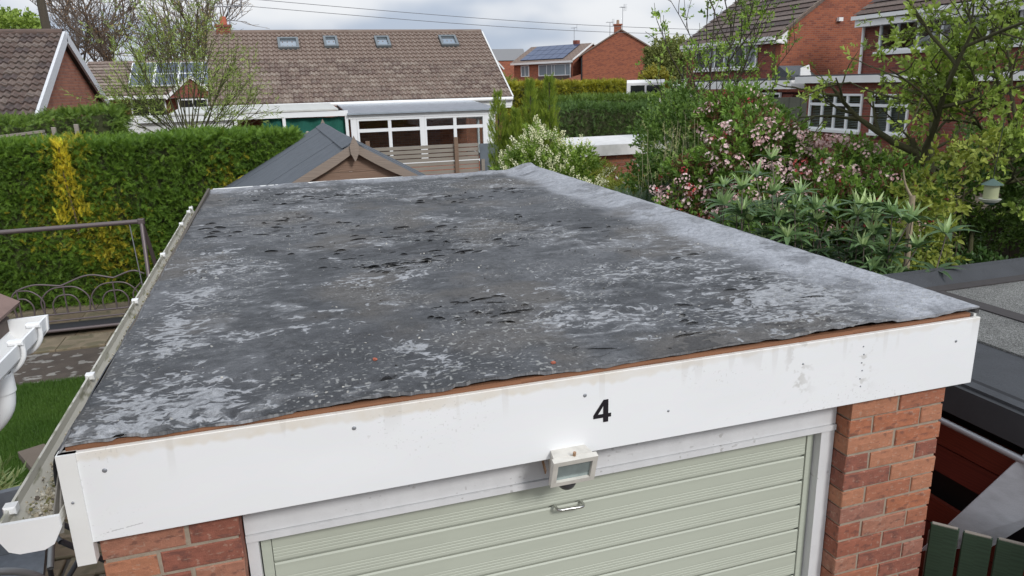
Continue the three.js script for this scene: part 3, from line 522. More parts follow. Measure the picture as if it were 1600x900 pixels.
  obj('stand', [cyl(0.03, 0.03, 1.44, -0.16, -1.53, 0, 8), cyl(0.03, 0.03, 1.44, 0.16, -1.53, 0, 8)], M.woodGrey, bn);
}
{
  // white van roof, and the garden shed roof far down the gardens
  const v = thing('white_van', 'white van parked beyond the far yellow-green hedge', 'van', [20.0, 0.5, -35.0]); v.rotation.y = Math.PI / 2 - 0.5;
  obj('body', [prism([[-2.2, 0.35], [2.3, 0.35], [2.35, 1.2], [1.75, 1.5], [1.25, 2.6], [-2.15, 2.65], [-2.25, 2.5]], 1.9).translate(0, 0.2, -0.95)], mat(C(0.8, 0.8, 0.8), 0.3), v);
  obj('side_window', [bx(0.5, 2.2, 0.96, 1.2, 2.62, 0.965)], M.pane, v); obj('side_window', [bx(-0.7, 2.2, 0.96, 0.4, 2.62, 0.965)], M.pane, v); obj('side_window', [bx(-1.9, 2.2, 0.96, -0.8, 2.62, 0.965)], M.pane, v);
  obj('rear_window', [bx(-2.262, 2.2, -0.75, -2.252, 2.58, -0.05)], M.pane, v); obj('rear_window', [bx(-2.262, 2.2, 0.05, -2.252, 2.58, 0.75)], M.pane, v);
  for (const x of [-1.4, 1.5]) for (const z of [-0.9, 0.9]) obj('wheel', [new THREE.CylinderGeometry(0.34, 0.34, 0.2, 20).rotateX(Math.PI / 2).translate(x, 0.34, z)], M.dark, v);
  const gshed = thing('greenhouse', 'low greenhouse with pale ribbed roof between the far hedges', 'greenhouse', [13.2, 0.5, -25.2]);
  obj('frame', [bx(-1.2, 0, -1.2, 1.2, 1.7, 1.2)], M.galv, gshed);
  const rr = obj('roof', [prism([[-1.4, 1.75], [1.4, 2.25], [1.4, 2.29], [-1.4, 1.79]], 3.0).translate(0, 0, -1.5)], mat(C(0.3, 0.38, 0.4), 0.3), gshed);
  for (let k = 0; k < 12; k++) obj('glazing_bar', [bar([-1.4, 1.81, -1.45 + k * 0.26], [1.4, 2.31, -1.45 + k * 0.26], 0.04, 0.03)], M.upvc, rr);
}
// ---------- houses ----------
{
  // left: gable end facing right, roof slope towards us
  const h = thing('tiled_house', 'left-hand house with dark tiled roof and brick gable edged in white', 'house');
  const X = -4.2, zn = -16.27, zr = -20.09, zf = -24.3, ye = 2.89, yr = 4.81;
  obj('gable_wall', [prism([[-zn + 0.35, 0.4], [-zf - 0.35, 0.4], [-zf - 0.35, 2.88], [-zr, 4.6], [-zn + 0.35, 2.95]], 0.25).rotateY(Math.PI / 2).translate(X - 0.35, 0, 0)], M.brickP, h);
  obj('front_wall', [bx(-8.5, 0.4, zn - 0.4, X - 0.35, 2.85, zn - 0.2)], M.brickP, h);
  const sl = Math.hypot(yr - ye, zr - zn), v = [0, (yr - ye) / sl, (zr - zn) / sl];
  const roof = obj('roof', [prism([[zn, ye - 0.03], [zr, yr - 0.03], [zf, 2.85], [zf, 2.75], [zr, yr - 0.13], [zn, ye - 0.13]], 4.3).rotateY(-Math.PI / 2).translate(X, 0, 0)], mat(C(0.1, 0.075, 0.065), 0.95), h);
  tileRoof(roof, [X - 14 * 0.305, ye, zn], [1, 0, 0], v, 14, 15, 0.305, sl / 15, tilesDark, 6);
  obj('ridge_cap', tube([[X - 4.3, yr + 0.02, zr], [X, yr + 0.03, zr]], 0.1, 8, 8), tilesDark[0], roof);
  const bb = mat(C(0.68, 0.69, 0.71), 0.5, { map: grainF });
  obj('bargeboard', [bar([X + 0.03, ye - 0.12, zn + 0.02], [X + 0.03, yr - 0.05, zr], 0.06, 0.26)], bb, h);
  obj('bargeboard', [bar([X + 0.03, 2.85, zf - 0.02], [X + 0.03, yr - 0.055, zr - 0.01], 0.06, 0.26)], bb, h);
}
{
  // low house with solar panels behind the willow
  const h = thing('solar_panel_house', 'low house with solar panels seen through the willow shoots', 'house');
  const x0 = -6.8, x1 = -1.4, z = -34, ye = 3.25, yr = 4.75;
  obj('wall', [bx(x0 + 0.3, 0.5, -39, x1, 3.2, z - 0.4)], M.brickO, h);
  const sl = Math.hypot(yr - ye, 3), v = [0, (yr - ye) / sl, -3 / sl];
  const roof = obj('roof', [prism([[z, ye], [z - 3, yr], [z - 6, ye], [z - 6, ye - 0.1], [z - 3, yr - 0.1], [z, ye - 0.1]], x1 - x0 + 0.8).rotateY(-Math.PI / 2).translate(x1 + 0.5, 0, 0)], tilesBrown[4], h);
  courseRoof(roof, [x0 - 0.3, ye, z], [1, 0, 0], v, x1 - x0 + 0.8, 11, sl / 11, tilesBrown, 3);
  const sp = mat(C(0.05, 0.07, 0.12), 0.12, { metalness: 0.3 }), m = new THREE.Matrix4().makeBasis(V(1, 0, 0), V(...v), V(0, 3 / sl, v[1]));
  for (let i = 0; i < 4; i++) for (let j = 0; j < 2; j++) { const t = 0.62 + j * 1.16; const o = obj('solar_panel', [bx(0, 0, 0.09, 0.95, 1.1, 0.13)], sp, roof); o.applyMatrix4(m.clone().setPosition(-5.2 + i * 1.0, ye + v[1] * t, z + v[2] * t)); const f = obj('panel_frame', [prism(rect(-0.02, -0.02, 0.97, 1.12), 0.05, [rect(0.02, 0.02, 0.93, 1.08)]).translate(0, 0, 0.088)], M.upvc, o); }
  obj('eaves_board', [bx(x0, ye - 0.16, z - 0.02, x1 + 0.5, ye - 0.02, z + 0.04)], M.white, h);
  const g = obj('porch_gable', [prism([[-1.0, 0], [1.0, 0], [0, 0.82]], 0.3).translate(-2.6, 3.1, z + 0.3)], M.brickR, h);
  obj('gable_trim', [bar([-3.66, 3.08, z + 0.64], [-2.6, 3.98, z + 0.64], 0.06, 0.12), bar([-1.54, 3.08, z + 0.64], [-2.6, 3.98, z + 0.64], 0.06, 0.12)], M.white, g);
  windowUnit(h, place(-5.2, 2.2, z - 0.38), 1.4, 0.95, [0.5], []); windowUnit(h, place(-3.2, 2.2, z + 0.62), 1.2, 0.85, [0.5], []);
}
{
  // right: two-storey house, gable towards us
  const h = thing('gable_house', 'red brick two-storey house whose plain gable faces us, right of the gardens', 'house');
  const X = 19.6, z = -23.29, X2 = 26.4, zb = -30.2, ye = 5.0, xr = (X + X2) / 2, yr = 7.35;
  obj('gable_wall', [prism([[X, 0.4], [X2, 0.4], [X2, ye], [xr, yr - 0.1], [X, ye]], 0.3).translate(0, 0, z - 0.3)], M.brickO, h);
  obj('side_wall', [bx(X, 0.4, zb, X + 0.3, ye - 0.02, z - 0.302)], M.brickR, h);  // darker brick than the gable: shade of this side put into its colour
  const sl = Math.hypot(xr - X + 0.35, yr - ye + 0.2), v = [(xr - X + 0.35) / sl, (yr - ye + 0.2) / sl, 0];
  const roof = obj('roof', [prism([[X - 0.35, ye - 0.22], [xr, yr - 0.02], [X2 + 0.3, ye - 0.2], [X2 + 0.3, ye - 0.32], [xr, yr - 0.14], [X - 0.35, ye - 0.34]], z - zb + 0.3).translate(0, 0, zb - 0.2)], tilesDark[1], h);
  courseRoof(roof, [X - 0.35, ye - 0.2, zb - 0.2], [0, 0, 1], v, z - zb + 0.32, 12, sl / 12, tilesDark, 5);
  obj('eaves_gutter', [bx(X - 0.42, ye - 0.32, zb, X - 0.34, ye - 0.17, z + 0.1), bx(X - 0.34, ye - 0.42, zb, X - 0.02, ye - 0.345, z + 0.1), prism([[X - 0.4, ye - 0.45], [X + 0.25, ye - 0.45], [X + 0.25, ye + 0.08]], 0.04).translate(0, 0, z + 0.02)], M.white, h);
  obj('verge_trim', [bar([X - 0.3, ye - 0.16, z + 0.09], [xr, yr + 0.03, z + 0.09], 0.06, 0.05), bar([X2 + 0.3, ye - 0.16, z + 0.09], [xr, yr + 0.03, z + 0.09], 0.06, 0.05)], tilesBrown[3], h);
  const dim = mat(C(0.2, 0.22, 0.24), 0.08);
  windowUnit(h, place(X - 0.03, 3.72, -29.3, LEFT), 4.6, 1.15, [0.17, 0.34, 0.5, 0.67, 0.84], [], { b: 0.08, paneAt: (i) => i % 2 ? dim : M.pane });
  obj('window_sill', [bx(X - 0.16, 3.62, -29.35, X, 3.71, -24.6)], M.white, h);
  obj('security_light', [bx(22.1, 5.36, z, 22.3, 5.5, z + 0.14)], M.white, h);
  // flat-roofed extension on its garden side
  const e = obj('extension_wall', [bx(17.1, 0.4, -24.6, 19.58, 2.75, -19.2)], M.brickR, h);
  obj('extension_roof', [bx(16.9, 3.2, -24.9, 19.59, 3.27, -19.0)], M.felt, h);
  obj('extension_fascia', [bx(16.87, 2.92, -24.9, 16.9, 3.2, -19.0), bx(16.9, 2.92, -19.03, 19.58, 3.2, -19.0)], M.white, h);
  windowUnit(h, place(17.07, 1.6, -22.3, LEFT), 2.6, 1.2, [0.33, 0.66], [0.75]);
  obj('dormer_vent', [prism([[0, 0], [1.1, 0], [0.8, 0.4]], 1.0).rotateY(Math.PI / 2).translate(17.4, 3.28, -19.6)], M.felt, h);
  obj('vent_cheek', [prism([[0, 0], [0.45, 0], [0.32, 0.4], [0.0, 0.3]], 0.03).translate(17.5, 3.28, -19.4)], M.white, h);
}
{
  // far right: house with windows to the garden and a brick extension
  const h = thing('garden_window_house', 'far right brick house with white windows behind the apple tree', 'house');
  const X = 19.6, z0 = -19.0, z1 = -8, ye = 5.2;
  obj('wall', [prism([[0, 0.4], [11, 0.4], [11, ye], [0, ye]], 0.3, [rect(0.72, 4.02, 6.7, 5.02)]).rotateY(LEFT).translate(X + 0.3, 0, z0)], M.brickR, h);
  obj('end_wall', [prism([[X + 0.3, 0.4], [26, 0.4], [26, ye], [23, 7.4], [X + 0.3, ye]], 0.25).translate(0, 0, z0)], M.brickR, h);
  const v = [0.82, 0.572, 0];
  const roof = obj('roof', [prism([[X - 0.4, ye - 0.06], [23, 7.42], [26.4, ye - 0.06], [26.4, ye - 0.16], [23, 7.3], [X - 0.4, ye - 0.16]], 11.2).translate(0, 0, z0 - 0.1)], tilesDark[1], h);
  courseRoof(roof, [X - 0.4, ye - 0.03, z0 - 0.1], [0, 0, 1], [3.8 / Math.hypot(3.8, 2.48), 2.48 / Math.hypot(3.8, 2.48), 0], 11.2, 13, Math.hypot(3.8, 2.48) / 13, tilesDark, 9);
  obj('eaves_gutter', [bx(X - 0.5, ye - 0.16, z0 - 0.1, X - 0.41, ye - 0.04, z1), bx(X - 0.41, ye - 0.38, z0, X - 0.37, ye - 0.165, z1), bx(X - 0.37, ye - 0.38, z0, X - 0.003, ye - 0.33, z1)], M.white, h);
  obj('downpipe', [tube([[X - 0.08, 5.0, z0 + 0.06], [X - 0.08, 3.3, z0 + 0.06]], 0.05, 4, 8)], M.white, h);
  windowUnit(h, place(X + 0.02, 4.02, z0 + 0.72, LEFT), 5.98, 1.0, [0.115, 0.25, 0.4, 0.52, 0.66, 0.82], [], { b: 0.09, f: 0.07, pane: M.glass });
  obj('window_sill', [bx(X - 0.12, 3.92, z0 + 0.6, X + 0.02, 4.015, z0 + 6.8)], M.white, h);
  obj('room_behind', [bx(X + 3.6, 3.4, z0 + 0.3, X + 3.7, 5.1, z1), bx(X + 0.305, 3.4, z0 + 0.3, X + 3.6, 3.45, z1), bx(X + 0.305, 5.08, z0 + 0.3, X + 3.6, 5.12, z1), bx(X + 0.305, 3.45, z1 - 0.1, X + 3.6, 5.08, z1)], M.room, h);
  obj('stair_rail', [bar([X + 0.5, 3.95, z0 + 1.2], [X + 0.5, 4.7, z0 + 2.9], 0.06, 0.12)], M.whiteOld, h);
  const E = 17, ez0 = -18.5, ez1 = -9;
  const ext = obj('extension_wall', [prism([[0, 0.4], [9.5, 0.4], [9.5, 3.1], [0, 3.1]], 0.25, [rect(0.33, 1.7, 2.6, 2.78), rect(2.98, 1.7, 4.3, 2.78)]).rotateY(LEFT).translate(E + 0.25, 0, ez0), bx(E + 0.25, 0.4, ez0, 19.58, 3.1, ez0 + 0.25)], M.brickR, h);
  obj('extension_roof', [bx(E - 0.2, 3.29, ez0 - 0.2, 19.59, 3.34, ez1)], M.felt, h);
  obj('extension_fascia', [bx(E - 0.23, 3.1, ez0 - 0.2, E - 0.2, 3.3, ez1), bx(E - 0.2, 3.1, ez0 - 0.23, 19.58, 3.3, ez0 - 0.2)], M.white, h);
  obj('extension_room', [bx(E + 2.4, 0.6, ez0 + 0.3, E + 2.5, 3.0, ez1), bx(E + 0.26, 0.6, ez0 + 0.3, E + 2.4, 0.65, ez1), bx(E + 0.26, 3.0, ez0 + 0.3, E + 2.5, 3.05, ez1), bx(E + 0.26, 0.65, ez1 - 0.1, E + 2.4, 3.0, ez1)], M.room, h);
  for (const [a, w, cols] of [[0.33, 2.27, [0.25, 0.5, 0.75]], [2.98, 1.32, [0.5]]]) {
    const wn = windowUnit(h, place(E + 0.02, 1.7, ez0 + a, LEFT), w, 1.08, cols, [0.73], { pane: M.glass, b: 0.08 });
    const sl = []; for (let k = 0; k < 20; k++) sl.push(bx(0.06, 0.08 + k * 0.048, -0.09, w - 0.06, 0.088 + k * 0.048, -0.055));
    obj('blind', sl, mat(C(0.45, 0.45, 0.44), 0.6), wn);
    obj('window_sill', [bx(-0.04, -0.07, -0.02, w + 0.04, -0.005, 0.14)], M.white, wn);
  }
}
{
  // distant brick gable with a chimney
  const h = thing('distant_gable_house', 'distant orange brick gable with a chimney and aerials above the hedges', 'house', [30.5, 0, -60]); h.rotation.y = -0.4;
  obj('gable_wall', [prism([[-3.35, 0.4], [3.35, 0.4], [3.35, 5.7], [0, 7.62], [-3.35, 5.7]], 0.3).translate(0, 0, -0.3)], M.brickO, h);
  obj('side_wall', [bx(-3.35, 0.4, -9, -3.1, 5.6, -0.301)], M.brickR, h);
  const roof = obj('roof', [prism([[-3.7, 5.55], [0, 7.74], [3.7, 5.55], [3.7, 5.42], [0, 7.6], [-3.7, 5.42]], 9.3).translate(0, 0, -9.2)], tilesBrown[0], h);
  obj('verge_trim', [bar([-3.7, 5.5, 0.12], [0, 7.68, 0.12], 0.06, 0.1)], tilesBrown[1], roof); obj('verge_trim', [bar([3.7, 5.5, 0.12], [0, 7.68, 0.12], 0.06, 0.1)], tilesBrown[1], roof);
  obj('chimney', [bx(-0.55, 7.1, -1.4, 0.1, 8.1, -0.8), bx(-0.62, 8.1, -1.47, 0.17, 8.2, -0.73)], M.brickO, roof); obj('chimney_pot', [cyl(0.14, 0.12, 0.35, -0.22, 8.2, -1.1, 10)], mat(C(0.35, 0.25, 0.18), 0.9), roof);
  aerial(roof, 0.2, 7.6, -1.2, 2.0, 0.7, 0.9); aerial(roof, -0.9, 7.1, -1.5, 1.3, 0.7, 0.5);
  obj('downpipe', [cyl(0.06, 0.06, 4.5, -3.42, 0.9, 0.06, 8)], M.dark, h);
  obj('garden_wall', [prism([[-7.4, 0.4], [-3.5, 0.4], [-3.5, 4.0], [-7.4, 2.9]], 0.25).translate(0, 0, -0.2)], M.brickP, h);
}
{
  // distant house with a solar roof, turned towards the left
  const h = thing('distant_solar_house', 'distant two-storey brick house with blue solar panels on its roof', 'house', [25.14, 0, -74.16]);
  h.rotation.y = -Math.atan2(6.73, 3.85);
  const L = 7.75; // local x runs along the front, +z faces the camera
  obj('wall', [bx(0, 0.4, -6, L, 5.4, 0)], M.brickO, h);
  obj('gable_wall', [prism([[0, 5.4], [6, 5.4], [3, 6.95]], 0.2).rotateY(Math.PI / 2).translate(L - 0.2, 0, 0)], M.brickO, h);
  const sl = Math.hypot(3.3, 1.65), v = [0, 1.65 / sl, -3.3 / sl];
  const roof = obj('roof', [prism([[0.3, 5.4], [-3, 7.05], [-6.3, 5.4], [-6.3, 5.3], [-3, 6.95], [0.3, 5.3]], L + 0.4).rotateY(-Math.PI / 2).translate(L + 0.2, 0, 0)], tilesBrown[0], h);
  const sp = mat(C(0.06, 0.08, 0.15), 0.15, { metalness: 0.3 }), m = new THREE.Matrix4().makeBasis(V(1, 0, 0), V(...v), V(0, 3.3 / sl, v[1]));
  for (let i = 0; i < 6; i++) for (let j = 0; j < 3; j++) { const t = 0.35 + j * 1.05; const o = obj('solar_panel', [bx(0, 0, 0.06, 0.9, 1.0, 0.1)], sp, roof); o.applyMatrix4(m.clone().setPosition(0.9 + i * 0.95, 5.4 + v[1] * t, 0.3 + v[2] * t)); }
  obj('eaves_board', [bx(-0.2, 5.18, 0.28, L + 0.2, 5.38, 0.36)], M.white, h); obj('verge_trim', [bar([L + 0.22, 5.4, 0.3], [L + 0.22, 7.02, -3], 0.06, 0.14), bar([L + 0.22, 5.4, -6.3], [L + 0.22, 7.02, -3], 0.06, 0.14)], M.white, h);
  windowUnit(h, place(1.0, 4.0, 0.0), 1.1, 1.1, [0.5], [], { pane: mat(C(0.2, 0.24, 0.27), 0.1) }); windowUnit(h, place(3.4, 4.0, 0.0), 4.1, 1.1, [0.25, 0.42, 0.5, 0.85], [], { pane: mat(C(0.2, 0.24, 0.27), 0.1) });
  obj('dark_panel', [bx(3.3, 2.6, 0, 7.6, 3.95, 0.05)], tilesDark[0], h); obj('porch_roof', [bx(0.5, 3.0, 0.05, 3.2, 3.2, 1.0)], M.white, h);
  obj('chimney', [bx(5.6, 6.6, -3.3, 6.1, 7.4, -2.8)], M.brickR, roof); aerial(roof, 5.6, 7.4, -3, 1.2, 0.6, 0.4); obj('downpipe', [cyl(0.06, 0.06, 4.6, 7.5, 0.7, 0.06, 8)], M.white, h);
}
{
  const h = thing('distant_grey_roof_house', 'far brick house with pale grey roof just right of the bungalow verge', 'house', [31, 0, -98]);
  obj('wall', [bx(-3, 0.4, -5, 3.4, 6.4, 0)], M.brickO, h); obj('roof', [prism([[-3.4, 6.3], [-2.6, 7.9], [3.2, 7.9], [3.8, 6.3]], 5).translate(0, 0, -5)], mat(C(0.3, 0.31, 0.33), 0.7), h);
  const k = thing('distant_brick_house', 'sliver of distant brick gable beside the bungalow roof verge', 'house', [21.8, 0, -71]);
  obj('wall', [prism([[-2.4, 0.4], [1.2, 0.4], [1.2, 4.8], [-0.6, 6.7], [-2.4, 5.4]], 5).translate(0, 0, -5)], M.brickO, k); obj('verge_trim', [bar([1.25, 4.75, 0.04], [-0.6, 6.75, 0.04], 0.1, 0.14)], M.whiteOld, k);
}
// ---------- summerhouse behind the garage ----------
{
  const s = thing('summerhouse', 'wooden summerhouse with grey felt gable roof and carved finial behind the garage', 'summerhouse');
  const xa = 1.42, zf = -6.35, zb = -11.4, ya = 2.735, xl = -0.3, xr = 3.12, yl = 1.77;
  const planks = mat(C(0.25, 0.165, 0.12), 0.85, { map: woodM, bumpMap: woodM, bumpScale: 0.004 }), bargeM = mat(C(0.27, 0.22, 0.185), 0.9, { map: woodM });
  const feltM = mat(C(0.1, 0.112, 0.13), 0.85, { map: grainM, bumpMap: grainBumpM, bumpScale: 0.003 });
  const top = (x) => x < xa ? mix(ya, yl, (xa - x) / (xa - xl)) : mix(ya, yl, (x - xa) / (xr - xa));
  const n = 4, st = (zf - zb) / n;
  for (let k = 0; k < n; k++) for (const side of [0, 1]) { // felt laid in strips with lapped seams
    const a = side ? [[xa, ya], [xr, yl], [xr, yl - 0.05], [xa, ya - 0.05]] : [[xl, yl], [xa, ya], [xa, ya - 0.05], [xl, yl - 0.05]];
    obj('felt_strip', [prism(a, st + 0.06).translate(0, 0.006 * (k % 2), zf - (k + 1) * st - 0.03)], feltM, s);
  }
  obj('ridge_strip', [prism([[xa - 0.13, ya - 0.055], [xa, ya + 0.02], [xa + 0.13, ya - 0.055], [xa, ya - 0.01]], zf - zb).translate(0, 0, zb)], feltM, s);
  obj('eaves_trim', [bx(xl - 0.015, yl - 0.09, zb, xl + 0.012, yl + 0.004, zf + 0.02)], M.woodGrey, s);
  for (let k = 0; k < 22; k++) { const y = 0.1 + k * 0.122, y1 = y + 0.119; const hw = (q) => Math.min(1.38, Math.max(0.02, (2.66 - q) / (ya - yl) * 1.7)); if (y1 > 2.64) break; const o = obj('plank', [prism([[xa - hw(y), y], [xa + hw(y), y], [xa + hw(y1), y1], [xa - hw(y1), y1]], 0.02).rotateX(-0.006 ).translate(0, 0, zf - 0.06 + 0.004 * (k % 2))], planks, s); }
  obj('apex_board', [prism([[xa - 0.3, 2.53], [xa + 0.3, 2.53], [xa, 2.7]], 0.018).translate(0, 0, zf - 0.08)], planks, s);
  obj('side_wall', [bx(xl + 0.3, 0.1, zb + 0.2, xl + 0.34, 1.9, zf - 0.1), bx(xr - 0.34, 0.1, zb + 0.2, xr - 0.3, 1.9, zf - 0.1), bx(xl + 0.34, 0.1, zb + 0.2, xr - 0.34, 1.9, zb + 0.24)], planks, s);
  // bargeboards with a swept lower edge
  for (const sg of [-1, 1]) {
    const e = sg < 0 ? xa - xl : xr - xa, pts = [], low = [];
    for (let k = 0; k <= 16; k++) { const t = k / 16, x = xa + sg * t * e; pts.push([x, top(x) - 0.002]); low.push([x, top(x) - 0.085 - 0.03 * Math.sin(t * Math.PI * 2.2 + 0.4)]); }
    obj('bargeboard', [prism(sg < 0 ? pts.concat(low.reverse()).reverse() : pts.concat(low.reverse()), 0.025).translate(0, 0, zf + 0.01)], bargeM, s);
  }
  obj('finial', [prism([[0, 0.11], [0.05, 0.0], [0.045, -0.08], [0.012, -0.15], [0, -0.17], [-0.012, -0.15], [-0.045, -0.08], [-0.05, 0.0]], 0.025).translate(xa, ya - 0.03, zf + 0.037)], bargeM, s);
  obj('finial_back', [prism([[0, 0.11], [0.05, 0.0], [0, -0.17], [-0.05, 0.0]], 0.025).translate(xa, ya - 0.03, zb - 0.03)], bargeM, s);
  obj('latch_hook', [tube([[1.02, 2.3, zf - 0.04], [1.03, 2.31, zf - 0.01], [1.06, 2.33, zf - 0.01]], 0.008, 8, 6)], M.dark, s);
}
{
  // slatted fence and grey panel in front of the conservatory
  const f = thing('slatted_fence', 'weathered wooden slat fence between summerhouse and conservatory', 'fence', [0, 0, -15.27]);
  for (let k = 0; k < 15; k++) obj('slat', [bx(2.4, 0.5 + k * 0.1, 0, 5.22, 0.578 + k * 0.1, 0.022)], M.woodGrey, f);
  for (const x of [2.6, 4.66]) obj('post', [bx(x - 0.045, 0.4, 0.024, x + 0.045, 2.14, 0.1)], M.wood, f);
  const p = thing('grey_panel', 'plain slate grey panel at the right end of the slat fence', 'panel', [5.53, 0.4, -15.2]);
  obj('board', [cbox(0.6, 1.56, 0.04, 0.006).translate(0, 0.78, 0)], mat(C(0.13, 0.155, 0.18), 0.6, { map: grainM }), p);
  obj('foot', [bx(-0.28, 0, 0.025, -0.2, 1.2, 0.07)], M.woodGrey, p); obj('foot', [bx(0.2, 0, 0.025, 0.28, 1.2, 0.07)], M.woodGrey, p);
  // low white-edged flat roof beyond the shrubs
  const w = thing('low_store', 'low garden store with flat white roof edge behind the cream-flowered shrub', 'store', [6.5, 0, -11.2]);
  w.rotation.y = 0.0;
  obj('wall', [bx(-0.85, 0, -1.7, 1.75, 1.95, 0.15)], M.brickP, w); obj('roof_edge', [bx(-1.0, 1.96, -1.9, 1.9, 2.16, 0.3)], mat(C(0.72, 0.7, 0.68), 0.7, { map: grainM }), w);
  const st = thing('garden_chair', 'black wrought-iron garden chair by the dark clipped hedge', 'chair', [8.55, 1.0, -14.4]);
  obj('frame', [tube([[-0.22, 0.0, 0], [-0.24, 0.5, 0], [-0.16, 0.95, -0.05], [0, 1.05, -0.05], [0.16, 0.95, -0.05], [0.24, 0.5, 0], [0.22, 0, 0]], 0.022, 40, 6), tube([[-0.12, 0.5, 0], [-0.1, 0.8, -0.04], [0, 0.9, -0.04], [0.1, 0.8, -0.04], [0.12, 0.5, 0]], 0.016, 30, 6), tube([[0, 0.5, 0], [0, 1.02, -0.05]], 0.014, 4, 6)], M.dark, st);
  obj('seat', [bx(-0.24, 0.46, 0.0, 0.24, 0.5, 0.42)], M.dark, st); obj('leg', [cyl(0.018, 0.018, 0.46, -0.22, 0, 0.4, 6)], M.dark, st); obj('leg', [cyl(0.018, 0.018, 0.46, 0.22, 0, 0.4, 6)], M.dark, st);
}
{
  // swing seat frame on the patio
  const s = thing('garden_swing', 'brown metal garden swing frame with looped backrest standing before the hedge', 'swing seat', [0, 0, 0]);
  const z = -9.75, xr = -1.38, xl = -3.9, t = 0.03;
  const ty = 1.52;
  obj('top_beam', [tube([[xl, ty - 0.02, z], [xr + 0.02, ty, z]], 0.034, 4, 10)], M.swing, s);
  for (const x of [xl, xr]) for (const e of [-1, 1]) obj('leg', [tube([[x, ty, z], [x + 0.04, ty * 0.55, z + e * 0.33], [x + 0.06, 0.02, z + e * 0.62]], 0.03, 12, 10)], M.swing, s);
  for (const x of [xl, xr]) obj('foot_rail', [tube([[x + 0.06, 0.03, z - 0.65], [x + 0.06, 0.03, z + 0.65]], 0.028, 4, 8)], M.swing, s);
  obj('joint_cap', [cbox(0.09, 0.08, 0.09, 0.012).translate(xr, ty, z)], M.swing, s);
  const zb = z - 0.05, x0 = -3.2, x1 = -1.46, yb = 0.24, yt = 0.68;
  const back = obj('backrest', [tube([[x0, yb, zb], [x0, yt - 0.1, zb], [x0 + 0.25, yt + 0.02, zb], [x0 + 0.62, yt - 0.02, zb]], 0.014, 30, 6), tube([[x0 + 0.62, yt - 0.02, zb], [x0 + 1.0, yt + 0.1, zb], [x0 + 1.32, yt + 0.03, zb]], 0.014, 24, 6), tube([[x0 + 1.32, yt + 0.03, zb], [x0 + 1.6, yt + 0.11, zb], [x1, yt + 0.05, zb]], 0.014, 24, 6), tube([[x0, yb, zb], [x1, yb, zb]], 0.014, 4, 6)], M.swing, s);
  for (const cx of [x0 + 0.06, x0 + 0.65, x0 + 1.3, x0 + 1.86]) {
    const arch = (w, h) => tube([[cx - w, yb, zb], [cx - w * 1.06, yb + h * 0.55, zb], [cx - w * 0.6, yb + h * 0.93, zb], [cx, yb + h, zb], [cx + w * 0.6, yb + h * 0.93, zb], [cx + w * 1.06, yb + h * 0.55, zb], [cx + w, yb, zb]].filter((p) => p[0] > x0 - 0.02 && p[0] < x1 + 0.08), 0.012, 36, 6);
    obj('scroll_loop', [arch(0.29, 0.4)], M.swing, back); obj('scroll_loop', [arch(0.16, 0.28)], M.swing, back);
    obj('centre_bar', [tube([[cx, yb, zb], [cx, yt - 0.02, zb]], 0.012, 3, 6)], M.swing, back);
  }
  obj('seat_rail', [tube([[x0, 0.17, zb + 0.1], [x1, 0.17, zb + 0.1]], 0.012, 4, 6)], M.swing, s); obj('seat_front_rail', [tube([[x0, 0.12, zb + 0.45], [x1, 0.12, zb + 0.45]], 0.024, 4, 8)], M.swing, s);
  obj('seat_mesh', [bx(x0, 0.1, zb + 0.05, x1, 0.115, zb + 0.44)], mat(C(0.03, 0.03, 0.035), 0.6), s);
  obj('hanger_rod', [tube([[xr - 0.16, ty - 0.02, z], [xr - 0.1, yb, zb + 0.1]], 0.009, 4, 6)], M.galv, s); obj('hanger_rod', [tube([[xl + 0.4, ty - 0.02, z], [xl + 0.6, yb, zb + 0.1]], 0.009, 4, 6)], M.galv, s);
}
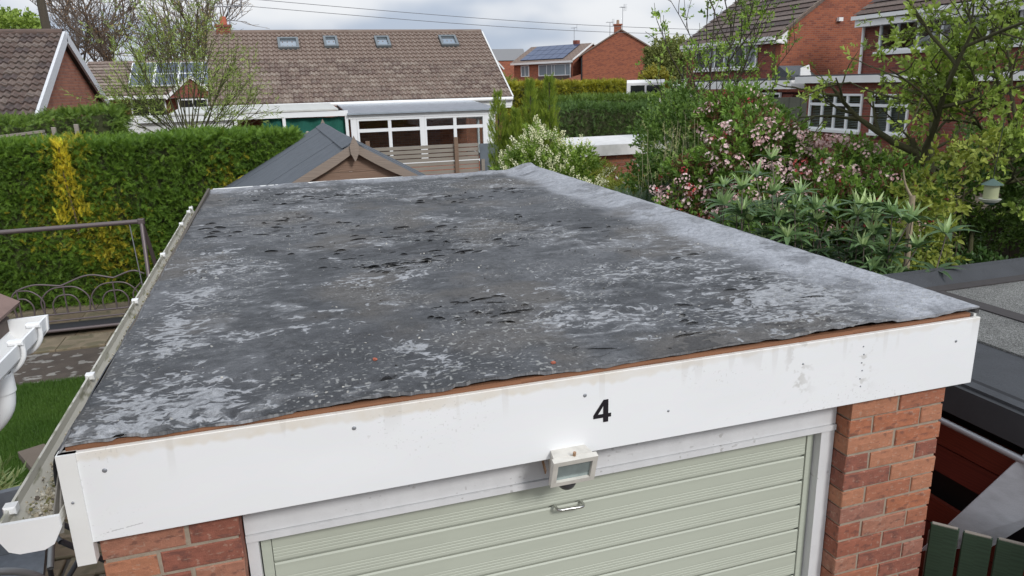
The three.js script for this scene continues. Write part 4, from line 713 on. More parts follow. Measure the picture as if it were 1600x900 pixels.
{
  // patio, edging strip, lawn
  const base = struct('patio', [bx(-8, -0.06, -11, -0.2, 0.0, -8.72)], mat(C(0.07, 0.06, 0.045), 0.95));
  const r = rngOf(12), fm = [0, 1, 2, 3].map((k) => mat(C(1, 1, 1), 0.9, { map: dataTex(128, 128, (i, j) => { const n = 0.7 + 0.5 * fbm(i / 22, j / 22, 400 + k, 5); const g = sst(0.5, 0.66, fbm(i / 30 + 7, j / 30, 420 + k, 4)); return mix3([[0.22, 0.175, 0.115], [0.2, 0.15, 0.095], [0.24, 0.19, 0.13], [0.18, 0.145, 0.1]][k], [0.1, 0.095, 0.05], g * 0.6).map((v) => v * n); }, true, [1.5, 1.5]), bumpMap: grainBumpM, bumpScale: 0.006 }));
  const fg = cbox(0.59, 0.59, 0.04, 0.006).rotateX(-Math.PI / 2);
  for (let i = 0; i < 9; i++) for (let j = 0; j < 4; j++) { const o = obj('paving_flag', fg, fm[Math.floor(r() * 4)], base); o.position.set(-5.2 + i * 0.6 + (j % 2) * 0.1, 0.008 + r() * 0.006, -9.03 - j * 0.6); o.rotation.y = (r() - 0.5) * 0.01; }
  struct('edging_strip', [bx(-8, -0.05, -8.7, -0.2, 0.012, -7.5)], mat(C(1, 1, 1), 0.95, { map: dataTex(512, 256, (i, j) => { const n = 0.6 + 0.7 * fbm(i / 30, j / 30, 440, 5); const w = sst(0.64, 0.7, fbm(i / 24, j / 14, 450, 4)); return mix3([0.1, 0.078, 0.062], [0.32, 0.3, 0.27], w).map((v) => v * n); }, true, [0.35, 0.7]), bumpMap: grainBumpM, bumpScale: 0.012 }));
  struct('lawn', [bx(-9, -0.05, -7.49, -0.25, 0.006, -4.4)], mat(C(0.05, 0.085, 0.018), 0.95, { map: grainM }));
  // grass blades
  const bl = new THREE.BufferGeometry(); const bp = []; const q = rngOf(9);
  for (let k = 0; k < 6; k++) { const a = q() * 6.28, x = (q() - 0.5) * 0.05, z = (q() - 0.5) * 0.05, l = 0.03 + 0.03 * q(), w = 0.0026, dx = Math.cos(a), dz = Math.sin(a), bend = 0.02 * q(); bp.push(x - dz * w, 0, z + dx * w, x + dz * w, 0, z - dx * w, x + dx * bend, l, z + dz * bend); }
  bl.setAttribute('position', new THREE.Float32BufferAttribute(bp, 3)); bl.computeVertexNormals();
  const N = 46000, im = new THREE.InstancedMesh(bl, leafMat({ roughness: 0.6 }), N), m = new THREE.Matrix4(), qq = new THREE.Quaternion(), up = V(0, 1, 0);
  for (let k = 0; k < N; k++) { const x = -4.2 + q() * 4.0, z = -4.45 - q() * 3.05, s = 0.7 + 0.7 * q(); m.compose(V(x, 0.004, z), qq.setFromAxisAngle(up, q() * 6.28), V(1.3, s, 1.3)); im.setMatrixAt(k, m); const t = fbm(x * 2, z * 2, 77, 3) * 0.7 + q() * 0.4; im.setColorAt(k, C(mix(0.05, 0.105, t), mix(0.125, 0.2, t), mix(0.012, 0.03, t))); }
  im.name = 'grass'; im.userData = { kind: 'stuff', label: 'short mown green grass of the lawn beside the gutter', category: 'grass' }; scene.add(im);
  // crazy paving by the garage
  const yard = struct('yard_paving', [bx(-5, -0.05, -4.39, -0.0, 0.004, 3)], mat(C(0.14, 0.12, 0.1), 0.95, { map: grainM, bumpMap: grainBumpM, bumpScale: 0.01 }));
  for (let i = 0; i < 8; i++) for (let j = 0; j < 8; j++) { const o = obj('paving_stone', cbox(0.43 - 0.05 * r(), 0.27 - 0.03 * r(), 0.03, 0.008).rotateX(-Math.PI / 2), fm[Math.floor(r() * 4)], yard); o.position.set(-2.9 + i * 0.44 + (j % 2) * 0.2, 0.012 + 0.006 * r(), -4.2 + j * 0.28); o.rotation.y = (r() - 0.5) * 0.1; }
  const sl = thing('timber_sleeper', 'short weathered timber step lying at the lawn edge', 'timber', [-1.78, 0.006, -5.2]); sl.rotation.y = 0.5;
  obj('timber', [cbox(0.22, 0.1, 0.55, 0.01).translate(0, 0.05, 0)], mat(C(0.15, 0.12, 0.095), 0.9, { map: woodM }), sl); obj('end_strap', [bx(-0.114, 0.0, 0.2, 0.114, 0.106, 0.23)], M.dark, sl);
}
{
  // things on the yard at the foot of the picture
  const grey = mat(C(0.15, 0.165, 0.185), 0.5, { map: grainF }), tubeM = mat(C(0.22, 0.225, 0.225), 0.4, { metalness: 0.2 }), leg = mat(C(0.05, 0.052, 0.06), 0.5);
  const ch = thing('patio_chair', 'grey garden chair with curved tube arm under the gutter end', 'chair', [-1.22, 0.02, -2.75]);
  ch.rotation.y = 0.2;
  obj('seat', [cbox(0.5, 0.05, 0.46, 0.02).translate(-0.1, 0.42, 0)], grey, ch); obj('backrest', [cbox(0.5, 0.46, 0.04, 0.015).rotateX(-0.2).translate(-0.1, 0.62, -0.28)], grey, ch);
  obj('arm', [tube([[-0.38, 0.6, 0.34], [-0.2, 0.66, 0.32], [0.0, 0.62, 0.3], [0.14, 0.52, 0.28], [0.2, 0.36, 0.26], [0.2, 0.0, 0.25]], 0.022, 40, 8)], tubeM, ch); obj('arm', [tube([[0.2, 0.62, -0.26], [0.22, 0.62, 0.0], [0.2, 0.5, 0.2]], 0.02, 20, 8)], tubeM, ch);
  for (const [x, z] of [[-0.33, 0.2], [0.14, 0.2], [-0.33, -0.22], [0.14, -0.22]]) obj('leg', [cyl(0.016, 0.016, 0.41, x, 0, z, 8)], leg, ch);
  const tb = thing('folding_table_frame', 'dark folding table with crossed metal legs by the garage corner', 'table', [-0.8, 0.02, -3.0]); tb.rotation.y = 0.5;
  for (const z of [-0.2, 0.25]) { obj('crossed_leg', [tube([[-0.28, 0, z], [0.28, 0.66, z]], 0.018, 3, 8)], leg, tb); obj('crossed_leg', [tube([[0.28, 0, z + 0.03], [-0.28, 0.66, z + 0.03]], 0.018, 3, 8)], leg, tb); }
  obj('top_rail', [tube([[-0.28, 0.66, -0.25], [-0.28, 0.66, 0.3]], 0.016, 3, 8)], leg, tb); obj('top_rail', [tube([[0.28, 0.66, -0.25], [0.28, 0.66, 0.3]], 0.016, 3, 8)], leg, tb); obj('foot_bar', [tube([[-0.28, 0.02, -0.22], [-0.28, 0.02, 0.28]], 0.014, 3, 8)], leg, tb);
  const tr = thing('red_trough', 'red trough with a grey rim at the left picture edge', 'trough', [-1.72, 0.02, -3.75]);
  obj('tub', [cbox(0.6, 0.34, 0.34, 0.02).translate(0, 0.17, 0)], mat(C(0.3, 0.025, 0.02), 0.45), tr); obj('rim', [prism(rect(-0.32, -0.19, 0.32, 0.19), 0.03, [rect(-0.27, -0.14, 0.27, 0.14)]).rotateX(-Math.PI / 2).translate(0, 0.342, 0)], grey, tr);
  obj('soil', [bx(-0.268, 0.3, -0.138, 0.268, 0.335, 0.138)], mat(C(0.04, 0.03, 0.022), 0.95), tr);
}
{
  // tiled eave with gutter at the left picture edge
  const e = thing('porch_eave', 'tiled porch corner with white gutter and elbow at the left edge', 'porch', [0, 0, 0]);
  const tm = mat(C(0.23, 0.15, 0.125), 0.85, { map: grainF });
  const v = [-0.82, 0.572], tr = obj('roof_slope', [prism([[-0.26, 2.64], [-1.5, 3.5], [-1.5, 3.46], [-0.26, 2.6]], 1.7).translate(0, 0, -0.62)], mat(C(0.12, 0.09, 0.075), 0.95, { map: grainF }), e);
  for (let j = 0; j < 4; j++) for (let k = 0; k < 6; k++) { const g = prism([[0, 0], [0, 0.022], [-0.36, 0.012], [-0.36, 0]], 0.27); const o = obj('roof_tile', g, tm, tr); o.rotation.z = -0.61 + 0.02; o.position.set(-0.245 - j * 0.26, 2.66 + j * 0.183, -0.66 + k * 0.275); }
  obj('fascia_board', [bx(-0.3, 2.45, -0.6, -0.275, 2.62, 1.1)], mat(C(0.3, 0.25, 0.22), 0.9, { map: woodM }), e);
  const s = [[-0.265, 0.0], [-0.262, -0.035], [-0.24, -0.065], [-0.19, -0.065], [-0.165, -0.035], [-0.16, 0.004], [-0.153, 0.004], [-0.157, -0.038], [-0.186, -0.072], [-0.244, -0.072], [-0.268, -0.038], [-0.271, 0]];
  const g = obj('gutter', [prism(s, 1.7).translate(0, 2.63, -0.6)], M.white, e);
  obj('gutter_stop_end', [prism([[-0.275, 0.004], [-0.272, -0.04], [-0.246, -0.076], [-0.184, -0.076], [-0.153, -0.04], [-0.148, 0.008]], 0.012).translate(0, 2.63, -0.612)], M.white, g);
  for (const z of [-0.5, -0.33, -0.05, 0.35]) obj('gutter_bracket', [tube([[-0.145, 2.637, z], [-0.15, 2.59, z], [-0.185, 2.553, z], [-0.23, 2.55, z]], 0.007, 14, 6), cbox(0.04, 0.014, 0.03, 0.004).translate(-0.16, 2.638, z)], M.white, g);
  obj('outlet_elbow', [tube([[-0.215, 2.56, -0.3], [-0.215, 2.5, -0.3], [-0.225, 2.455, -0.295], [-0.28, 2.4, -0.28], [-0.4, 2.33, -0.26], [-0.5, 2.29, -0.25]], 0.036, 30, 14), cyl(0.04, 0.04, 0.05, -0.215, 2.505, -0.3, 16)], M.white, g);
  obj('wall', [bx(-1.5, 0, -0.45, -0.72, 2.6, 1.05)], M.brickO, e);
}
{
  // neighbour's flat roof on the right
  const n = thing('neighbour_flat_roof', 'neighbouring low building with chippings on its flat roof and dark red cladding', 'outbuilding');
  const y = 1.9, x0 = 3.55, x1 = 9, zb = -1.86, zf = 2.4;
  const dk = mat(C(0.062, 0.065, 0.073), 0.85, { map: grainM, bumpMap: grainBumpM, bumpScale: 0.006 });
  const chip = mat(C(1, 1, 1), 0.95, { map: dataTex(512, 512, (i, j) => { const n = hash(i >> 1, j >> 1, 5), m = pf(i / 512, j / 512, 6, 81, 4); const v = (n < 0.3 ? 0.1 : n < 0.7 ? 0.25 : 0.42) * (0.75 + 0.5 * m); return [v, v * 0.99, v * 0.94]; }, true, [1.1, 1.1]), bumpMap: texRep(grainBump, 6, 6), bumpScale: 0.012 });
  obj('roof_slab', [bx(x0 + 0.02, y - 0.1, zb, x1, y, zf)], dk, n);
  const edge = obj('felt_edge', [prism([[0, -0.15], [0.015, -0.16], [0.05, -0.06], [0.12, 0.004], [0.12, -0.02], [0.02, -0.02]], zf - zb).translate(x0 - 0.03, y + 0.005, zb)], mat(C(0.035, 0.036, 0.04), 0.7, { map: grainM }), n);
  obj('chipping_panel', [bx(4.12, y + 0.001, zb + 0.22, 4.63, y + 0.012, zf)], chip, n); obj('chipping_panel', [bx(4.7, y + 0.001, zb + 0.22, x1, y + 0.013, zf)], chip, n);
  const seam = mat(C(0.05, 0.043, 0.043), 0.85, { map: grainF });
  obj('felt_seam', [bx(4.6, y + 0.014, zb + 0.2, 4.72, y + 0.02, zf)], seam, n); obj('felt_seam', [bx(4.0, y + 0.0155, zb + 0.14, x1, y + 0.0225, zb + 0.24)], seam, n);
  obj('back_upstand', [prism([[zb - 0.06, 0], [zb + 0.14, 0], [zb + 0.0, 0.075], [zb - 0.06, 0.08]], x1 - x0).rotateY(-Math.PI / 2).translate(x1, y + 0.002, 0)], dk, n);
  obj('trim_rail', [tube([[x0 - 0.03, y - 0.2, zb], [x0 - 0.03, y - 0.2, zf]], 0.016, 4, 8)], mat(C(0.42, 0.42, 0.44), 0.5, { metalness: 0.4 }), n);
  const red = [C(0.2, 0.036, 0.02), C(0.165, 0.028, 0.018), C(0.225, 0.045, 0.025)].map((c) => mat(c, 0.6, { map: woodM }));
  for (let k = 0; k < 11; k++) { if (k === 2) continue; obj('cladding_board', [bx(x0 + 0.05, y - 0.37 - k * 0.145, zb, x0 + 0.075, y - 0.232 - k * 0.145, zf).rotateZ(0)], red[k % 3], n); }
  obj('inner_wall', [bx(x0 + 0.16, 0, zb + 0.02, x0 + 0.2, y - 0.1, zf)], M.dark, n);
  const pl = thing('leaning_board', 'pale grey painted board leaning in the passage against the red cladding', 'board', [3.34, 1.12, -0.34]);
  const greyP = mat(C(0.6, 0.61, 0.64), 0.6, { map: grainF, bumpMap: grainBumpM, bumpScale: 0.002 });
  { // a four-sided sheet with thickness, given by its corners
    const c = [[3.34, 1.12, -0.34], [3.585, 1.86, -0.02], [3.585, 1.5, 0.03], [3.5, 1.25, -0.12]].map((p) => V(...p).sub(pl.position)), n = c[1].clone().sub(c[0]).cross(c[3].clone().sub(c[0])).normalize().multiplyScalar(-0.016), t = [], q = c.map((p) => p.clone().add(n));
    const tri = (...v) => v.forEach((p) => t.push(p.x, p.y, p.z)), quad = (a, b, d, e) => { tri(a, b, d); tri(a, d, e); };
    quad(c[0], c[3], c[2], c[1]); quad(q[0], q[1], q[2], q[3]); for (let k = 0; k < 4; k++) quad(c[k], c[(k + 1) % 4], q[(k + 1) % 4], q[k]);
    const g = new THREE.BufferGeometry(); g.setAttribute('position', new THREE.Float32BufferAttribute(t, 3)); g.setAttribute('uv', new THREE.Float32BufferAttribute(t.filter((v, i) => i % 3 < 2), 2)); g.computeVertexNormals(); obj('sheet', g, greyP, pl);
    const at = (u, v) => c[0].clone().lerp(c[1], u).lerp(c[3].clone().lerp(c[2], u), v).addScaledVector(n, -0.12).toArray();
    obj('split', [bar(at(0.62, 0.3), at(0.86, 0.85), 0.006, 0.002)], M.dark, pl); const m = V(...at(0.6, 0.22)); obj('dirt_clump', [new THREE.IcosahedronGeometry(0.012, 1).scale(1.6, 0.8, 0.7).translate(m.x, m.y, m.z)], mat(C(0.14, 0.1, 0.05), 0.95), pl);
    obj('prop', [bx(0.03, -1.12, 0.0, 0.07, 0.1, 0.04)], M.woodGrey, pl);
  }
  const ga = thing('green_fence', 'dark green wooden palings at the passage foot beside the brick pier', 'fence', [3.17, 0, -0.16]); ga.rotation.y = -0.86;
  const gm = mat(C(0.028, 0.055, 0.03), 0.75, { map: woodM });
  [[0, 1.415], [0.122, 1.412], [0.244, 1.418], [0.366, 1.375]].forEach(([x, h]) => { const p = obj('paling', [cbox(0.108, h, 0.02, 0.004).translate(x + 0.05, h / 2, 0)], gm, ga); obj('worn_top', [bx(x + 0.002, h - 0.0005, -0.009, x + 0.098, h + 0.003, 0.009)], M.woodGrey, p); });
  obj('cross_rail', [bx(-0.02, 1.0, -0.05, 0.48, 1.07, -0.012)], gm, ga); obj('cross_rail', [bx(-0.02, 0.3, -0.05, 0.48, 0.37, -0.012)], gm, ga);
  // dark close-boarded fences of the gardens
  const fd = mat(C(0.05, 0.042, 0.032), 0.9, { map: woodM });
  const f1 = thing('dark_board_fence', 'dark close-boarded fence under the apple tree', 'fence', [8.6, 0, -4.6]); f1.rotation.y = -0.55;
  for (let k = 0; k < 36; k++) obj('board', [bx(-1.2 + k * 0.13, 0.0, (k % 2) * 0.012, -1.06 + k * 0.13, 1.72 + 0.01 * (k % 3), 0.012 + (k % 2) * 0.012)], fd, f1);
  const f2 = thing('green_board_fence', 'dark weathered board fence beside the brick extension', 'fence', [13.2, 0.4, -14.8]); f2.rotation.y = -0.62;
  for (let k = 0; k < 6; k++) obj('board', [bx(-0.1 + k * 0.14, 0.0, (k % 2) * 0.012, 0.05 + k * 0.14, 2.4, 0.012 + (k % 2) * 0.012)], mat(C(0.075, 0.08, 0.065), 0.9, { map: woodM }), f2);
}
{
  // telegraph pole and its wires
  const t = thing('telegraph_pole', 'wooden telegraph pole rising behind the left house ridge', 'pole', [-5.38, 0.5, -24]);
  obj('pole', [new THREE.CylinderGeometry(0.1, 0.15, 9, 12).translate(0, 4.5, 0).rotateZ(0.02)], M.bark, t);
  obj('cross_arm', [bx(-0.5, 8.4, -0.05, 0.2, 8.5, 0.05)], M.bark, t);
  const wm = mat(C(0.12, 0.12, 0.13), 0.6);
  const wire = (a, b, c, label) => { const o = obj(numbered('overhead_wire'), tube([a, b, c], 0.014, 40, 5), wm, scene); o.userData = { label, category: 'wire', group: 'overhead wires' }; };
  wire([-7.5, 8.4, -40], [17.18, 6.59, -40], [40, 5.9, -40], 'upper of two thin overhead wires crossing the sky'); wire([-7.5, 8.05, -40], [17.18, 6.24, -40], [40, 5.75, -40], 'lower of two thin overhead wires crossing the sky');
  // planks and posts beyond the hedge
  const p = thing('stacked_planks', 'sawn planks lying over the hedge top at far left', 'planks', [-3.8, 2.59, -13.0]); p.rotation.z = 0.09;
  for (const [y, z] of [[0, 0], [0.06, 0.03]]) obj('plank', [bx(-1.3, y, z, 0.6, y + 0.045, z + 0.16)], M.woodGrey, p); obj('support', [bx(-0.9, -2.6, 0, -0.8, 0, 0.1)], M.woodGrey, p); obj('support', [bx(0.2, -2.6, 0, 0.3, 0, 0.1)], M.woodGrey, p);
  for (const [x, h, l] of [[-3.1, 2.78, 'grey post left of its pair behind the big hedge'], [-2.74, 2.82, 'grey post right of its pair behind the big hedge']]) { const o = obj(numbered('garden_post'), [cbox(0.07, h, 0.07, 0.008).translate(0, h / 2, 0)], M.woodGrey, scene); o.position.set(x, 0, -13.1); o.userData = { label: l, category: 'post', group: 'posts behind the hedge' }; }
}
// ---------- foliage ----------
M.hedgeCore = mat(C(0.075, 0.085, 0.035), 0.95, { map: grainF, bumpMap: grainBumpM, bumpScale: 0.03 });
function leafShape(l, w, bend = 0.15, fold = 0.25) { // one leaf along +y, slightly folded and arched; triangles
  const mid = [[0, 0, 0], [0, l * 0.35, bend * l * 0.25], [0, l * 0.7, bend * l * 0.1], [0, l, -bend * l * 0.45]], hw = [0, w * 0.5, w * 0.38, 0], t = [];
  for (const s of [-1, 1]) for (let k = 0; k < 3; k++) { const a = mid[k], b = mid[k + 1], e = (m, h) => [m[0] + s * h, m[1], m[2] + h * fold]; if (hw[k]) t.push(...a, ...e(a, hw[k]), ...b); if (hw[k + 1]) t.push(...(hw[k] ? e(a, hw[k]) : a), ...e(b, hw[k + 1]), ...b); }
  const g = new THREE.BufferGeometry(); g.setAttribute('position', new THREE.Float32BufferAttribute(t, 3)); g.computeVertexNormals(); return g;
}
const Yv = V(0, 1, 0);
function aim(d, roll) { const q = new THREE.Quaternion().setFromUnitVectors(Yv, d); return q.multiply(new THREE.Quaternion().setFromAxisAngle(Yv, roll)); }
function sprig(n, l, w, stem, seed, spread = 1) { // short stem carrying n leaves
  const r = rngOf(seed), gs = [];
  for (let k = 0; k < n; k++) { const t = n > 1 ? k / (n - 1) : 0, a = k * 2.4 + r(), tilt = spread * (1.15 - 0.7 * t) * (0.7 + 0.6 * r()); const d = V(Math.cos(a) * Math.sin(tilt), Math.cos(tilt), Math.sin(a) * Math.sin(tilt)).normalize(); gs.push(leafShape(l * (0.7 + 0.5 * r()), w * (0.8 + 0.4 * r())).applyQuaternion(aim(d, r() * 6)).translate((r() - 0.5) * 0.1 * stem, t * stem, (r() - 0.5) * 0.1 * stem)); }
  return mergeGeometries(gs);
}
function frond(l, seed) { // flat feathery conifer spray
  const r = rngOf(seed), t = []; const n = 7;
  for (let k = 0; k < n; k++) for (const s of [-1, 1]) { const y = l * (0.08 + 0.85 * k / n), L = l * (0.36 - 0.3 * k / n) * (0.8 + 0.4 * r()), a = 0.75 + 0.2 * r(), w = l * 0.045, z = (r() - 0.5) * 0.14 * l; t.push(0, y - w, 0, 0, y + w, 0, s * L * Math.sin(a), y + L * Math.cos(a), z); }
  t.push(-l * 0.02, 0, 0, l * 0.02, 0, 0, 0, l, 0.05 * l);
  const g = new THREE.BufferGeometry(); g.setAttribute('position', new THREE.Float32BufferAttribute(t, 3)); g.computeVertexNormals(); return g;
}
function scatter(parent, name, geo, m, items, label) {
  const gain = m === M.petal ? [1.12, 1.12, 1.12] : [2.15, 1.9, 1.65], im = new THREE.InstancedMesh(geo, m, items.length), mt = new THREE.Matrix4(), s = new THREE.Vector3(), c = new THREE.Color();
  items.forEach((t, k) => { mt.compose(t.p, aim(t.d, t.roll), s.setScalar(t.s)); im.setMatrixAt(k, mt); im.setColorAt(k, c.setRGB(...[0, 1, 2].map((e) => Math.min(0.85, t.c[e] * gain[e])))); });
  im.name = name; im.userData.kind = 'stuff'; if (label) im.userData.label = label; parent.add(im); return im;
}
const sph = (r) => { const z = r() * 2 - 1, a = r() * 6.2832, q = Math.sqrt(1 - z * z); return V(q * Math.cos(a), z, q * Math.sin(a)); };
const n3 = (p, f, s) => (noise(p.x * f + p.y * f * 0.7, p.z * f - p.y * f * 0.6, s) + noise(p.y * f * 1.1 + 9, p.x * f - p.z * f + 3, s + 5)) / 2;
// leaves through a set of ellipsoids: more towards the outside, in uneven clumps
function crown(blobs, n, r, o = {}) {
  const out = [], vol = blobs.map((b) => Math.pow(b[3] * b[4] * b[5], 0.72)), tot = vol.reduce((a, b) => a + b, 0); let guard = 0;
  while (out.length < n && guard++ < n * 6) {
    let k = 0, t = r() * tot; while (k < blobs.length - 1 && (t -= vol[k]) > 0) k++;
    const b = blobs[k], d = sph(r), rad = Math.pow(r(), o.inner ?? 0.4) * (o.rs ?? 1), bump = 0.72 + 0.5 * n3(d, 2.6, 60 + k);
    const p = V(b[0] + d.x * b[3] * rad * bump, b[1] + d.y * b[4] * rad * bump, b[2] + d.z * b[5] * rad * bump);
    if (p.y < (o.floor ?? 0.05)) continue;
    if (n3(p, o.clump ?? 2.6, 90 + k) < (o.gap ?? 0.42)) continue;
    const dir = d.clone().multiplyScalar(o.out ?? 0.8).add(sph(r).multiplyScalar(o.rand ?? 0.8)); dir.y += o.up ?? 0.35; dir.normalize();
    const q = r() * 0.65 + 0.35 * n3(p, 1.7, 77);
    out.push({ p, d: dir, roll: r() * 6.28, s: (o.s0 ?? 0.75) + (o.s1 ?? 0.5) * r(), c: mix3(o.dark, o.light, q) });
  }
  return out;
}
function bend(a, b, r, w = 0.12, n = 6) { const L = a.distanceTo(b), o = [], u = sph(r).multiplyScalar(L * w), v = sph(r).multiplyScalar(L * w * 0.5); for (let k = 0; k <= n; k++) { const t = k / n; o.push(a.clone().lerp(b, t).addScaledVector(u, Math.sin(t * Math.PI)).addScaledVector(v, Math.sin(t * 6.28))); } return o; }
function stems(parent, name, m, base, blobs, n, r, rad) { const L = new Limbs(); for (let k = 0; k < n; k++) { const b = blobs[Math.floor(r() * blobs.length)], d = sph(r); const e = V(b[0] + d.x * b[3] * 0.75, b[1] + Math.abs(d.y) * b[4] * 0.75, b[2] + d.z * b[5] * 0.75); L.add(bend(V(base[0] + (r() - 0.5) * 0.5, base[1], base[2] + (r() - 0.5) * 0.5), e, r), rad * (0.6 + 0.6 * r()), rad * 0.2, 5); } return obj(name, L.geo(), m, parent); }

const LF = { // leaf clusters by size in metres
  small: sprig(7, 0.035, 0.02, 0.07, 1), mid: sprig(7, 0.055, 0.032, 0.1, 2), big: sprig(6, 0.085, 0.05, 0.12, 3), fine: sprig(9, 0.03, 0.008, 0.09, 4, 0.8), lance: sprig(7, 0.1, 0.016, 0.16, 5, 0.7), conif: frond(0.15, 6), far: sprig(6, 0.16, 0.12, 0.3, 7),
};
function shrub(name, label, base, blobs, o) {
  const t = thing(name, label, o.category ?? 'shrub', [0, 0, 0], o.group), r = rngOf(o.seed);
  stems(t, 'branches', o.bark ?? M.twig, base, blobs, o.stems ?? 26, r, o.rad ?? 0.014);
  scatter(t, 'leaves', o.geo, o.m ?? M.leaf, crown(blobs, o.n, r, o)); return t;
}
// ---------- hedges: dense sprays over a trimmed shape ----------
function hedge(name, label, x0, x1, y0, y1, z0, z1, o) {
  const t = thing(name, label, 'hedge'), r = rngOf(o.seed), items = [], topAt = o.top ?? (() => y1);
  const cg = new THREE.BoxGeometry(x1 - x0 - 0.24, y1 - y0 - 0.1, z1 - z0 - 0.24, 60, 1, 1).translate((x0 + x1) / 2, (y0 + y1) / 2 - 0.1, (z0 + z1) / 2);
  { const p = cg.attributes.position; for (let i = 0; i < p.count; i++) if (p.getY(i) > (y0 + y1) / 2) p.setY(i, topAt(p.getX(i)) - 0.1); cg.computeVertexNormals(); }
  obj('woody_core', cg, M.hedgeCore, t);
  const fa = (x1 - x0) * (y1 - y0), ta = (x1 - x0) * (z1 - z0), sa = (z1 - z0) * (y1 - y0), tot = fa + ta + sa;
  for (let k = 0; k < o.n; k++) {
    const q = r() * tot; let p, nrm;
    const depth = -0.02 - 0.16 * r() * r();
    if (q < fa) { const x = mix(x0, x1, r()); p = V(x, mix(y0, topAt(x), r()), z1); nrm = V(0, 0, 1); } else if (q < fa + ta) { const x = mix(x0, x1, r()); p = V(x, topAt(x), mix(z0, z1, r())); nrm = V(0, 1, 0); } else { p = V(o.sideX ?? x1, mix(y0, y1, r()), mix(z0, z1, r())); nrm = V(o.sideX === x0 ? -1 : 1, 0, 0); }
    const bump = 0.16 * (n3(p, 1.6, 30) - 0.5) + 0.12 * (n3(p, 5, 33) - 0.5);
    if (nrm.y < 0.5 && n3(p, 7, 35) < 0.36 && r() < 0.5) continue;
    p.addScaledVector(nrm, depth + bump);
    const d = nrm.clone().multiplyScalar(0.75).add(sph(r).multiplyScalar(0.75)); d.y += nrm.y > 0.5 ? 0.05 : o.droop ?? -0.05; d.x += o.lean ?? 0.25; d.normalize();
    const v = r() * 0.7 + 0.3 * n3(p, 2.3, 37); let c = mix3(o.dark, o.light, v);
    if (o.tint) { const w = o.tint(p); if (w > 0 && r() < w) c = mix3(o.tintDark, o.tintLight, r()); }
    items.push({ p, d, roll: r() * 6.28, s: (o.s ?? 1) * (0.65 + 0.7 * r()), c });
  }
  scatter(t, 'foliage', o.geo ?? LF.conif, o.m ?? M.leaf, items); return t;
}
const blob2 = (p, x, y, rx, ry) => Math.exp(-(((p.x - x) / rx) ** 2) - (((p.y - y) / ry) ** 2));
{
  hedge('conifer_hedge', 'tall clipped green conifer hedge with yellowish patches behind the garden swing', -6.2, 0.95, 0, 2.62, -12.1, -11, {
    seed: 21, n: 46000, dark: [0.03, 0.075, 0.012], light: [0.105, 0.195, 0.024], top: (x) => 2.55 + 0.07 * noise(x * 1.3, 2, 4) + 0.03 * noise(x * 5, 1, 5),
    tint: (p) => 0.75 * (blob2(p, -2.55, 2.2, 0.22, 0.7) + blob2(p, -2.1, 1.1, 0.42, 0.6) + blob2(p, -2.9, 1.4, 0.3, 0.4) * 0.6 + blob2(p, -0.25, 1.9, 0.25, 0.35) * 0.7), tintDark: [0.12, 0.14, 0.014], tintLight: [0.3, 0.29, 0.03],
  });
  { // yellow leader standing out of the hedge top
    const t = thing('golden_conifer_shoot', 'bright yellow conifer shoot standing out of the big hedge', 'conifer', [0, 0, 0]), r = rngOf(4), it = [];
    const L = new Limbs(); L.add(bend(V(-2.5, 1.2, -10.98), V(-2.55, 2.58, -10.95), r, 0.03), 0.02, 0.006); obj('stem', L.geo(), M.twig, t);
    for (let k = 0; k < 420; k++) { const y = 1.4 + 1.22 * r(), w = 0.05 + 0.2 * (2.64 - y) / 1.2; it.push({ p: V(-2.53 + (r() - 0.5) * 2 * w, y, -10.94 + (r() - 0.5) * 0.12), d: sph(r).multiplyScalar(0.5).add(V(0, 0.8, 0.35)).normalize(), roll: r() * 6, s: 0.5 + 0.4 * r(), c: mix3([0.25, 0.24, 0.02], [0.5, 0.44, 0.04], r()) }); }
    scatter(t, 'foliage', LF.conif, M.leaf, it);
  }
  hedge('rear_hedge', 'loose green hedge behind the big conifer hedge below the left gable', -6.5, -2.2, 0.3, 3.0, -15.2, -13.6, { seed: 22, n: 9000, dark: [0.035, 0.075, 0.015], light: [0.11, 0.19, 0.03], s: 1.1, top: (x) => 2.78 + 0.13 * (x + 4) + 0.16 * noise(x * 1.6, 2, 6) });
  hedge('far_golden_hedge', 'long yellow-green clipped hedge in front of the distant houses', 13.2, 21, 0.5, 3.22, -40.5, -39.2, { seed: 23, n: 9000, s: 2.2, dark: [0.09, 0.12, 0.012], light: [0.23, 0.24, 0.02], lean: 0 });
  hedge('dark_clipped_hedge', 'dark green clipped hedge with brighter top beyond the white store roof', 8.1, 12.4, 0.5, 2.62, -20.2, -17.6, { seed: 24, n: 12000, s: 1.1, dark: [0.022, 0.055, 0.014], light: [0.065, 0.125, 0.028], lean: 0, top: (x) => 2.58 + 0.12 * noise(x * 1.4, 3, 8) });
  hedge('upper_green_hedge', 'rounded green hedge beneath the greenhouse roof', 9.5, 15.5, 0.5, 2.72, -24.2, -22.6, { seed: 25, n: 7000, s: 1.6, dark: [0.04, 0.08, 0.014], light: [0.1, 0.17, 0.03], lean: 0 });
}
